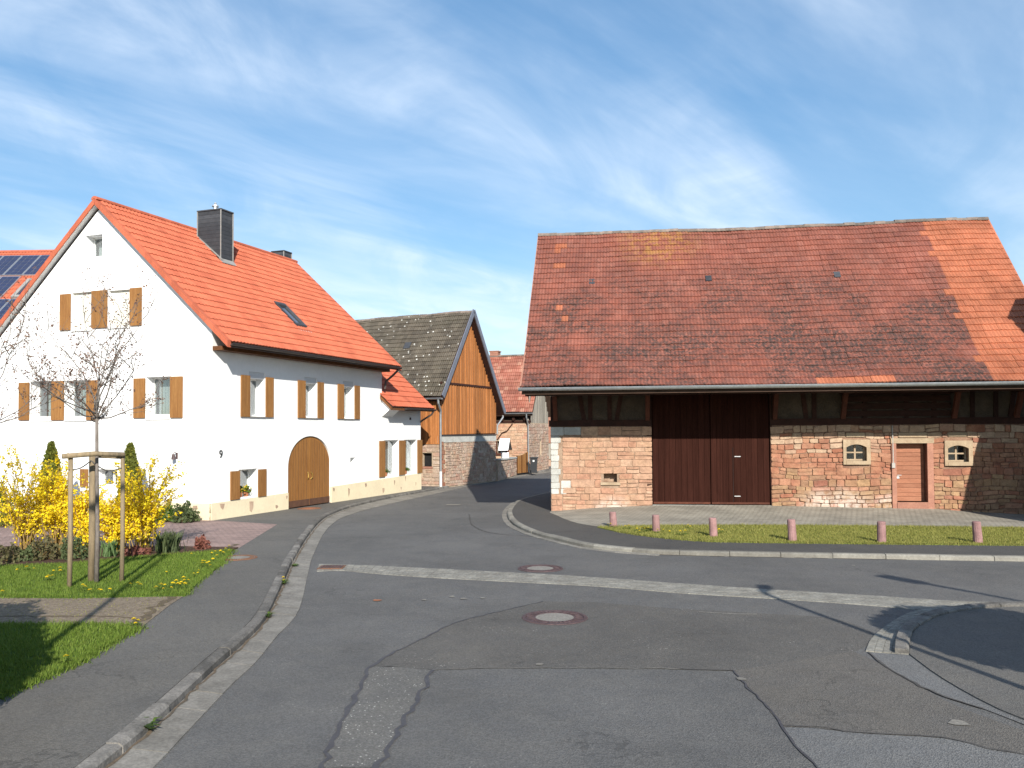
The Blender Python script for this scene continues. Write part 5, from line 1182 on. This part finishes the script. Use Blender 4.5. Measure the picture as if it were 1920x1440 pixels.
# stakes
fr = thing('tree_stakes', 'weathered round wooden stakes with crossbars supporting the young tree', 'tree stakes', G(173, 1090, .12))
stk = []
for (u, v, vt, r_) in [(130,1103,848,.038),(171,1091,842,.055),(228,1092,846,.036)]:
    c = G(u, v, .1); zt_ = 2.6+(806-vt)/F*c[1]; stk.append((c, zt_))
    MB().tube([c-Z*.1, c+Z*.8+V3(.01,0,0), c+Z*(zt_-.1)], [r_*1.05, r_, r_*.95], 10).build('stake', mSTAKE, fr, smooth=True)
pa, pb, pc = [c+Z*(zt_-.16) for c, zt_ in stk]
off = V3(-.0, -.07, .06); e = (pc-pa); e = e/np.linalg.norm(e)
MB().tube([pa-e*.09+off, pa*.5+pc*.5+off+V3(0,0,.03), pc+e*.06+off], .042, 8).build('crossbar', mSTAKE, fr, smooth=True)
MB().tube([pb+V3(-.03,.06,.01), pc+V3(.0,.06,.02)], .036, 8).build('crossbar', mSTAKE, fr, smooth=True)
for p, q, sg in ((pa, pb, .05), (pb, pc, .10)):
    P = [p*(1-x)+q*x-Z*(.16+sg*math.sin(math.pi*x)-.09*(x if sg < .07 else 1-x))+V3(0,-.045,0) for x in np.linspace(0, 1, 9)]; MB().tube(P, .010, 6).build('tie_strap', mROPE, fr)
# forsythia
def forsythia(u, v, hgt, rad, nst, nfl, seed, label, lean=(0,0), low=.25):
    rd = random.Random(seed); b = G(u, v, .12); t = thing('forsythia_bush', label, 'shrub', b); mb = MB(); segs = []
    for k in range(nst):
        a = rd.uniform(0, 2*math.pi); sp = rad*math.sqrt(rd.random()); h_ = hgt*rd.uniform(.55, 1.08)*(1-.25*(sp/rad)**2)
        p0 = b+V3(rd.gauss(0,.10), rd.gauss(0,.10), -.03); P = []
        for i in range(8):
            x = i/7; bend = x**1.5; P.append(p0+V3((math.cos(a)*sp+lean[0])*bend+rd.gauss(0,.012), (math.sin(a)*sp+lean[1])*bend+rd.gauss(0,.012), h_*(x-.10*x**3*rd.random())))
        mb.tube(P, [.012*(1-.7*i/7) for i in range(8)], 4, cap=False); segs.append(P)
        for _ in range(3):
            i = rd.randint(2, 6); q = P[i]; d = V3(math.cos(a+rd.uniform(-1.3,1.3)), math.sin(a+rd.uniform(-1.3,1.3)), rd.uniform(.3,1.6)); d /= np.linalg.norm(d); ln = hgt*rd.uniform(.14,.32); Q = [q, q+d*ln*.5, q+d*ln+V3(0,0,-.02)]
            mb.tube(Q, [.006,.004,.002], 4, cap=False); segs.append(Q)
    mb.build('stems', mFSTEM, t)
    pts = []
    for _ in range(nfl):
        P = rd.choice(segs); i = rd.randint(0, len(P)-2); x = rd.random(); q = P[i]*(1-x)+P[i+1]*x
        if q[2]-b[2] < low*hgt*rd.uniform(.3,1.2): continue
        pts.append(q+V3(rd.gauss(0,.028), rd.gauss(0,.028), rd.gauss(0,.028)))
    quads_obj('blossoms', leaf_cloud(np.array(pts), .039, -.1, 1.25), mFLOW, t)
forsythia(52, 1034, 2.2, .72, 46, 5200, 1, 'loose yellow forsythia bush with thin upright sprays, beside the tallest dense one', (-.05,0), .18)
forsythia(104, 1034, 2.15, .42, 44, 6000, 2, 'dense tall yellow forsythia bush in front of a pointed thuja', (.02,0), .34)
forsythia(160, 1034, 1.6, .45, 36, 5200, 3, 'low yellow forsythia bush behind the tree stakes', (0,0), .08)
forsythia(215, 1034, 1.5, .50, 36, 5200, 6, 'yellow forsythia bush under the shuttered ground floor gable window', (0,0), .1)
forsythia(268, 1033, 2.1, .66, 52, 6800, 4, 'wide yellow forsythia bush at the driveway end of the flower bed', (.06,0), .12)
# thujas and low shrubs
def conifer(u, v, hgt, rad, n, label, nm='thuja_tree'):
    b = G(u, v, .11); t = thing(nm, label, 'conifer', b); MB().tube([b, b+Z*hgt*.8], [.05,.015], 6).build('trunk', mBARK, t)
    x = rng.random(n)**.8; r_ = rad*np.clip((1-x)**.62*(.62+.9*np.minimum(x*4, .42)), .015, None)*rng.uniform(.72,1.06,n); a = rng.uniform(0, 6.283, n)
    P = b+np.c_[r_*np.cos(a), r_*np.sin(a), .03+x*hgt]; P += rng.normal(0, .015, P.shape)
    quads_obj('crown', leaf_cloud(P, .06, 1.6, 2.2), mTHUJA, t)
conifer(95, 981, 2.2, .42, 4200, 'slim pointed thuja behind the dense tall forsythia'); conifer(243, 981, 2.15, .40, 4200, 'slim pointed thuja beside the shuttered ground floor gable window')
def mound(u, v, hgt, rad, n, m, size, label, nm='low_shrub', upw=.6, asp=1.8, stems=True):
    b = G(u, v, .12); t = thing(nm, label, 'shrub', b)
    d = rng.normal(0, 1, (n,3)); d[:,2] = abs(d[:,2]); d /= np.linalg.norm(d, axis=1)[:,None]; k = rng.uniform(.45, 1., (n,1))**.6*(1+.18*np.sin(d[:,:1]*7+d[:,1:2]*5))
    P = b+d*k*np.array([rad, rad, hgt])
    quads_obj('foliage', leaf_cloud(P, size, upw, asp), m, t)
    mb = MB()
    for _ in range(9): q = P[random.randrange(n)]; mb.tube([b+V3(random.gauss(0,.04), random.gauss(0,.04), -.02), (b+q)/2+V3(0,0,.02), q], [.008,.006,.003], 4, cap=False)
    mb.build('twigs', mFSTEM, t)
mound(346, 978, .52, .36, 1100, mBUSH, .05, 'round grey-green bush at the corner of the cream plinth')
mound(312, 977, .5, .34, 900, mLEAF, .05, 'dark green bush by the plinth, half hidden by the wide forsythia')
mound(-6, 985, 1.05, .5, 1500, mTHUJA, .06, 'dark evergreen shrub by the house wall beyond the loose forsythia')
for (u, v, h_, r_, m, lb) in [(18,1052,.32,.36,mHEATH,'brown-green heather clump beneath the loose forsythia'),(85,1048,.42,.34,mHEATH,'taller heather clump in the soil before the dense forsythia'),(140,1047,.42,.3,mBUSH,'green cushion plant between two of the tree stakes'),(252,1040,.16,.3,mREDB,'flat reddish ground-cover plant in the flower bed'),(378,1029,.26,.16,mREDB,'small reddish-brown bush at the driveway end of the bed'),(50,1050,.25,.25,mBUSH,'low green clump between two heathers')]:
    mound(u, v, h_, r_, 620, m, .042, lb)
def iris(u, v, hgt, rad, n, label, m=mIRIS):
    b = G(u, v, .12); t = thing('iris_clump', label, 'plant', b); q = []
    for _ in range(n):
        a = random.uniform(0, 6.283); p = b+V3(random.gauss(0,rad*.45), random.gauss(0,rad*.45), -.01); h_ = hgt*random.uniform(.6,1.1); d = V3(math.cos(a), math.sin(a), 0); s_ = np.cross(d, Z)*.014; q.append([p-s_, p+s_, p+Z*h_+d*h_*random.uniform(.1,.5)+s_*.1, p+Z*h_*.6+d*h_*.12-s_])
    quads_obj('leaves', np.array(q), m, t)
iris(207, 1043, .34, .16, 90, 'tuft of bright green iris leaves beside the thick tree stake'); iris(314, 1035, .44, .24, 220, 'large tuft of blue-green strap leaves at the front of the bed', mBUSH)
# grass
def blades(name, poly, n, h0, h1, m, z, mask=None, wd=.006):
    P = np.array([p[:2] for p in poly]); lo_, hi_ = P.min(0), P.max(0); lo_[0] = max(lo_[0], -12.5); lo_[1] = max(lo_[1], 7.0); hi_[0] = min(hi_[0], 16)
    q = rng.uniform(lo_, hi_, (n, 2)); q = q[inside(q, poly)]; k = len(q); b = np.c_[q, np.full(k, z)]
    a = rng.uniform(0, 6.283, k); h_ = rng.uniform(h0, h1, k); d = np.c_[np.cos(a), np.sin(a), np.zeros(k)]; s_ = np.c_[-np.sin(a), np.cos(a), np.zeros(k)]*wd
    tip = b+d*(h_*rng.uniform(.1,.9,k))[:,None]+np.c_[np.zeros((k,2)), h_]
    quads_obj(name, np.stack([b-s_, b+s_, tip], 1), m, kind='stuff', label='short grass')
blades('grass', g1, 90000, .025, .06, mGRASS, .112); blades('grass', g2, 60000, .025, .06, mGRASS, .112)
blades('grass', verge, 110000, .02, .055, mGRASS2, .108, wd=.008); blades('grass', gv, 1500, .01, .03, mGRASS2, .102)
def edge_tufts(px, n, m, z, sd_=.045):
    c = spline(gpx(px, z), .05); q = c[rng.integers(0, len(c), n)]+rng.normal(0, sd_, (n, 2))+np.repeat(rng.normal(0, .03, (n//10, 2)), 10, axis=0)[:n]
    a = rng.uniform(0, 6.283, n); h_ = rng.uniform(.02, .075, n); d = np.c_[np.cos(a), np.sin(a), np.zeros(n)]; s_ = np.c_[-np.sin(a), np.cos(a), np.zeros(n)]*.006; b = np.c_[q, np.full(n, z-.01)]
    quads_obj('grass', np.stack([b-s_, b+s_, b+d*(h_*.8)[:,None]+np.c_[np.zeros((n,2)), h_]], 1), m, kind='stuff', label='ragged grass edge')
edge_tufts(lawn_edge[1:], 1600, mGRASS, .11); edge_tufts([(347,1116),(377,1087),(417,1057),(437,1032)], 900, mGRASS, .11); edge_tufts([(0,1119),(133,1120),(347,1116)], 900, mGRASS, .11); edge_tufts([(0,1170),(213,1171),(263,1178)], 700, mGRASS, .11)
edge_tufts([(1160,997),(1200,1003),(1260,1010),(1330,1015),(1440,1017),(1700,1020),(1920,1022)], 2600, mGRASS2, .11); edge_tufts([(1125,987),(1200,985.5),(1400,984.5),(1700,986.5),(1920,989.5)], 2200, mGRASS2, .11, .06)
# dandelions
def dandelion_mesh():
    mb = MB(); mb.tube([(0,0,0),(0,0,.07)], .004, 4, m=1)
    for k in range(9):
        a = k*.698; mb.add([(0,0,.072),(.022*math.cos(a-.3),.022*math.sin(a-.3),.08),(.03*math.cos(a),.03*math.sin(a),.076),(.022*math.cos(a+.3),.022*math.sin(a+.3),.08)], [(0,1,2,3)])
    mb.add([(.02*math.cos(a),.02*math.sin(a),.085) for a in np.linspace(0,6.28,8)[:-1]]+[(0,0,.092)], [(i,(i+1)%7,7) for i in range(7)])
    for k in range(6):
        a = k*1.05+.3; d = V3(math.cos(a), math.sin(a), 0); s_ = V3(-d[1], d[0], 0)*.012; mb.add([V3(0,0,.006), d*.05+s_+Z*.03, d*.10+Z*.02, d*.05-s_+Z*.03], [(0,1,2,3)], m=1)
    ob = mb.build('dandelion', [mDAND, mLEAF]); me = ob.data; loc = tuple(ob.location); bpy.data.objects.remove(ob); return me
dme = dandelion_mesh()
def dand(px, label, grp, z=.118, sc=1.):
    for (u, v) in px:
        c = G(u, v, z); s_ = sc*random.uniform(.7, 1.25); o = bpy.data.objects.new('dandelion', dme)
        link(o, None, Matrix.Translation(Vector(c)) @ Matrix.Rotation(random.uniform(0,6.28), 4, 'Z') @ Matrix.Rotation(random.uniform(-.35,.35), 4, 'X') @ Matrix.Scale(s_, 4)); tag(o, label, 'dandelion', grp)
zz3 = lambda L_: [(x/3+random.uniform(-1,1), 960+y/3+random.uniform(-1,1)) for x, y in L_]
dand(zz3([(1265,220),(1290,212),(1240,238),(1210,240),(1225,262),(1190,248),(1285,228),(1255,250)]), 'dandelion at the tip of the lawn by the driveway', 'dandelions at the lawn tip')
dand(zz3([(1150,292),(1145,300),(1165,310),(1180,295),(1110,345),(1115,355),(1140,310),(1200,285),(1090,365),(1185,318)]), 'dandelion along the pavement edge below the lawn tip', 'dandelions along the pavement edge')
dand(zz3([(1030,400),(1040,410),(1020,415),(1045,425),(1000,430),(985,420),(970,425),(1038,432),(930,430),(900,440),(880,455),(1010,422),(1055,405),(960,445),(995,415),(920,450)]), 'dandelion in the thick patch where lawn, gravel and pavement meet', 'dandelions in the thick patch')
dand(zz3([(468,432),(470,450),(500,462),(515,460),(560,460),(565,465),(612,460),(785,440),(770,425),(730,428)]), 'dandelion along the lawn edge above the gravel strip', 'dandelions above the gravel')
dand(zz3([(262,390),(272,388),(300,380),(302,345),(340,345),(342,355),(100,342),(155,330),(185,335),(935,350),(1075,250)]), 'dandelion standing alone in the lawn near the stakes', 'dandelions scattered in the lawn')
dand(zz3([(758,640),(770,635),(765,655),(375,850),(10,470)]), 'dandelion on the lower lawn beside the pavement', 'dandelions on the lower lawn')
dand([(x/4+980, 700+y/4) for x, y in [(640,1145),(670,1155),(770,1168),(800,1170),(855,1185),(900,1180),(920,1190),(935,1188),(985,1180),(1050,1190),(1100,1200),(1175,1215),(1240,1160),(1255,1170),(700,1160),(1010,1200),(880,1200),(1220,1212),(1480,1200),(1500,1195)]], 'dandelion in the verge near the bollards', 'dandelions in the verge', .115, 1.1)
# weeds in the kerb joint
def weed(u, v, sc, label):
    c = G(u, v, .012); t = thing('weed_tuft', label, 'weed', c); q = []
    for _ in range(34):
        a = random.uniform(0, 6.283); d = V3(math.cos(a), math.sin(a), 0); p = c+d*random.uniform(0,.05)*sc; ln = random.uniform(.05,.14)*sc; s_ = np.cross(d, Z)*.016*sc; m_ = p+d*ln*.5+Z*ln*.5; q.append([p, m_+s_, p+d*ln+Z*ln*.4, m_-s_])
    quads_obj('leaves', np.array(q), mLEAF, t)
for u, v, sc, lb in [(264,1372,1.3,'largest weed tuft in the kerb joint of the pavement bend'),(531,1095,1.0,'weed with a yellow flower in the kerb joint'),(498,1158,1.0,'weed tuft in the kerb joint below the yellow flowering one'),(553,1062,.7,'small weed tuft in the kerb joint by the drain')]: weed(u, v, sc, lb)
dand([(532,1090),(534,1094)], 'dandelion flowering in the kerb joint', 'dandelions in the kerb joint', .06)
for u, v in ((232,1192),(222,1196),(245,1186),(256,1183),(128,1248),(345,1112),(360,1102)): weed(u, v, 1.1, 'leafy weed hanging over the pavement edge')
for o in COL.objects:
    if o.name.startswith('weed_tuft') and o.get('label') == 'leafy weed hanging over the pavement edge': o['group'] = 'weeds at the lawn edge'

# ================================================================== NEIGHBOURS BESIDE THE CAMERA (they cast the shadows seen in the picture)
FH = thing('farmhouse', 'tall plastered granary with low monopitch wing beside the barn forecourt', 'building', (19, 20.5, .1))
MB().prism([(14.44,19.1,0),(14.44,21.85,0),(14.44,21.85,4.2),(14.44,19.1,3.35)], (1.06,0,0)).build('wing_wall', mPLAST, FH)
MB().prism([(14.4,19.0,3.36),(14.4,21.9,4.26),(14.4,21.9,4.36),(14.4,19.0,3.46)], (1.1,0,0)).build('wing_roof', mROOFB, FH)
MB().prism([(15.52,19.1,0),(15.52,21.85,0),(15.52,21.85,7.9),(15.52,19.1,8.62)], (9.5,0,0)).build('wall', mWHITE, FH)
MB().prism([(15.5,19.02,8.66),(15.5,21.9,7.92),(15.5,21.9,8.04),(15.5,19.02,8.78)], (9.6,0,0)).build('roof', mROOFB, FH)
for x in (17, 19.5, 22): MB().box((x,19.08,5.6), (.45,0,0), (0,.03,0), (0,0,.65)).build('window', mSLATE, FH)
def lamp_post(x, y, h_, arm, label, head=(.30,.09,.06)):
    b = V3(x, y, .1); t = thing('street_lamp', label, 'street lamp', b)
    top = b+Z*(h_-.1); arm = V3(*arm, 0); ln = np.linalg.norm(arm); d = arm/ln
    MB().tube([b, b+Z*1.2, top], [.075,.06,.045], 10).build('mast', mZINC, t, smooth=True); MB().tube([top-Z*.05, top+arm*.4+Z*.03, top+arm], [.055,.06,.07], 8).build('arm', mZINC, t, smooth=True)
    sd_ = np.cross(d, Z); c = top+arm+d*head[0]; mb = MB()
    mb.add([c+d*head[0]*i*k+sd_*head[1]*j*k+Z*z for z, k in ((-head[2],.85),(.02,1.),(head[2],.6)) for i, j in ((-1,-1),(1,-1),(1,1),(-1,1))], [(3,2,1,0),(0,1,5,4),(1,2,6,5),(2,3,7,6),(3,0,4,7),(4,5,9,8),(5,6,10,9),(6,7,11,10),(7,4,8,11),(8,9,10,11)]); mb.build('lamp_head', mLEAD, t)
X1, X2 = G(1645,1078), G(1925,1129); hh = 6.5; bk_ = -HS*(hh/math.tan(D(SUN_EL)))
hp, mp_ = X1+bk_, X2+bk_; arm = (hp-mp_)[:2]; ln = np.linalg.norm(arm)
lamp_post(mp_[0], mp_[1], hh, tuple(arm/ln*(ln-.9)), 'tall street lamp with long outreach arm beside the side road', (.42,.16,.08))
tp = G(1433,1114)-HS*(5./math.tan(D(SUN_EL))); lamp_post(tp[0], tp[1], 5., (.1,.35), 'short street lamp by the corner pavement', (.22,.1,.05))
tp = G(317,1040,.1)-HS*(7.6/math.tan(D(SUN_EL))); lamp_post(tp[0], tp[1], 7.6, (-.3,-.4), 'street lamp standing behind the hedge by the lower lawn', (.25,.1,.05))
def leafy_ball(c, r3, n, size, m, seedlab):
    d = rng.normal(0, 1, (n,3)); d /= np.linalg.norm(d, axis=1)[:,None]; k = rng.uniform(.5, 1., (n,1))**.5*(1+.06*np.sin(d[:,:1]*9+d[:,2:]*7)); return leaf_cloud(c+d*k*np.array(r3), size, 0, 1.4)
gc = G(1912,1199)-HS*(2.7/math.tan(D(SUN_EL)))
gt_ = thing('globe_tree', 'clipped round globe tree on a short trunk at the corner pavement', 'tree', (gc[0], gc[1], .05)); MB().tube([(gc[0],gc[1],0),(gc[0],gc[1],2.2)], [.09,.07], 8).build('trunk', mBARK, gt_)
quads_obj('crown', leafy_ball(V3(gc[0],gc[1],2.7), (1.4,1.4,.75), 14000, .10, mLEAF, 0), mLEAF, gt_)
hd = thing('hedge', 'clipped evergreen hedge along the garden beside the lower lawn', 'hedge', (-6.2, 7.4, .1))
ha, hb_ = V3(-6.36, 9.35, .1), V3(-4.2, 5.85, .1); hl = np.linalg.norm(hb_-ha); hdv = (hb_-ha)/hl; hn = V3(hdv[1], -hdv[0], 0)
n = 26000; P = ha+hdv*rng.uniform(0, hl, (n,1))+hn*rng.uniform(0, .9, (n,1))*(1 if hn[0] < 0 else -1)+Z*rng.uniform(0, 1.95, (n,1)); quads_obj('foliage', leaf_cloud(P, .065, 0, 1.6), mTHUJA, hd)
mb = MB()
for k in range(8): p = ha+hdv*hl*(k+.5)/8+hn*(.45 if hn[0] < 0 else -.45); mb.tube([p, p+Z*1.6], [.03,.012], 5)
mb.build('stems', mBARK, hd)
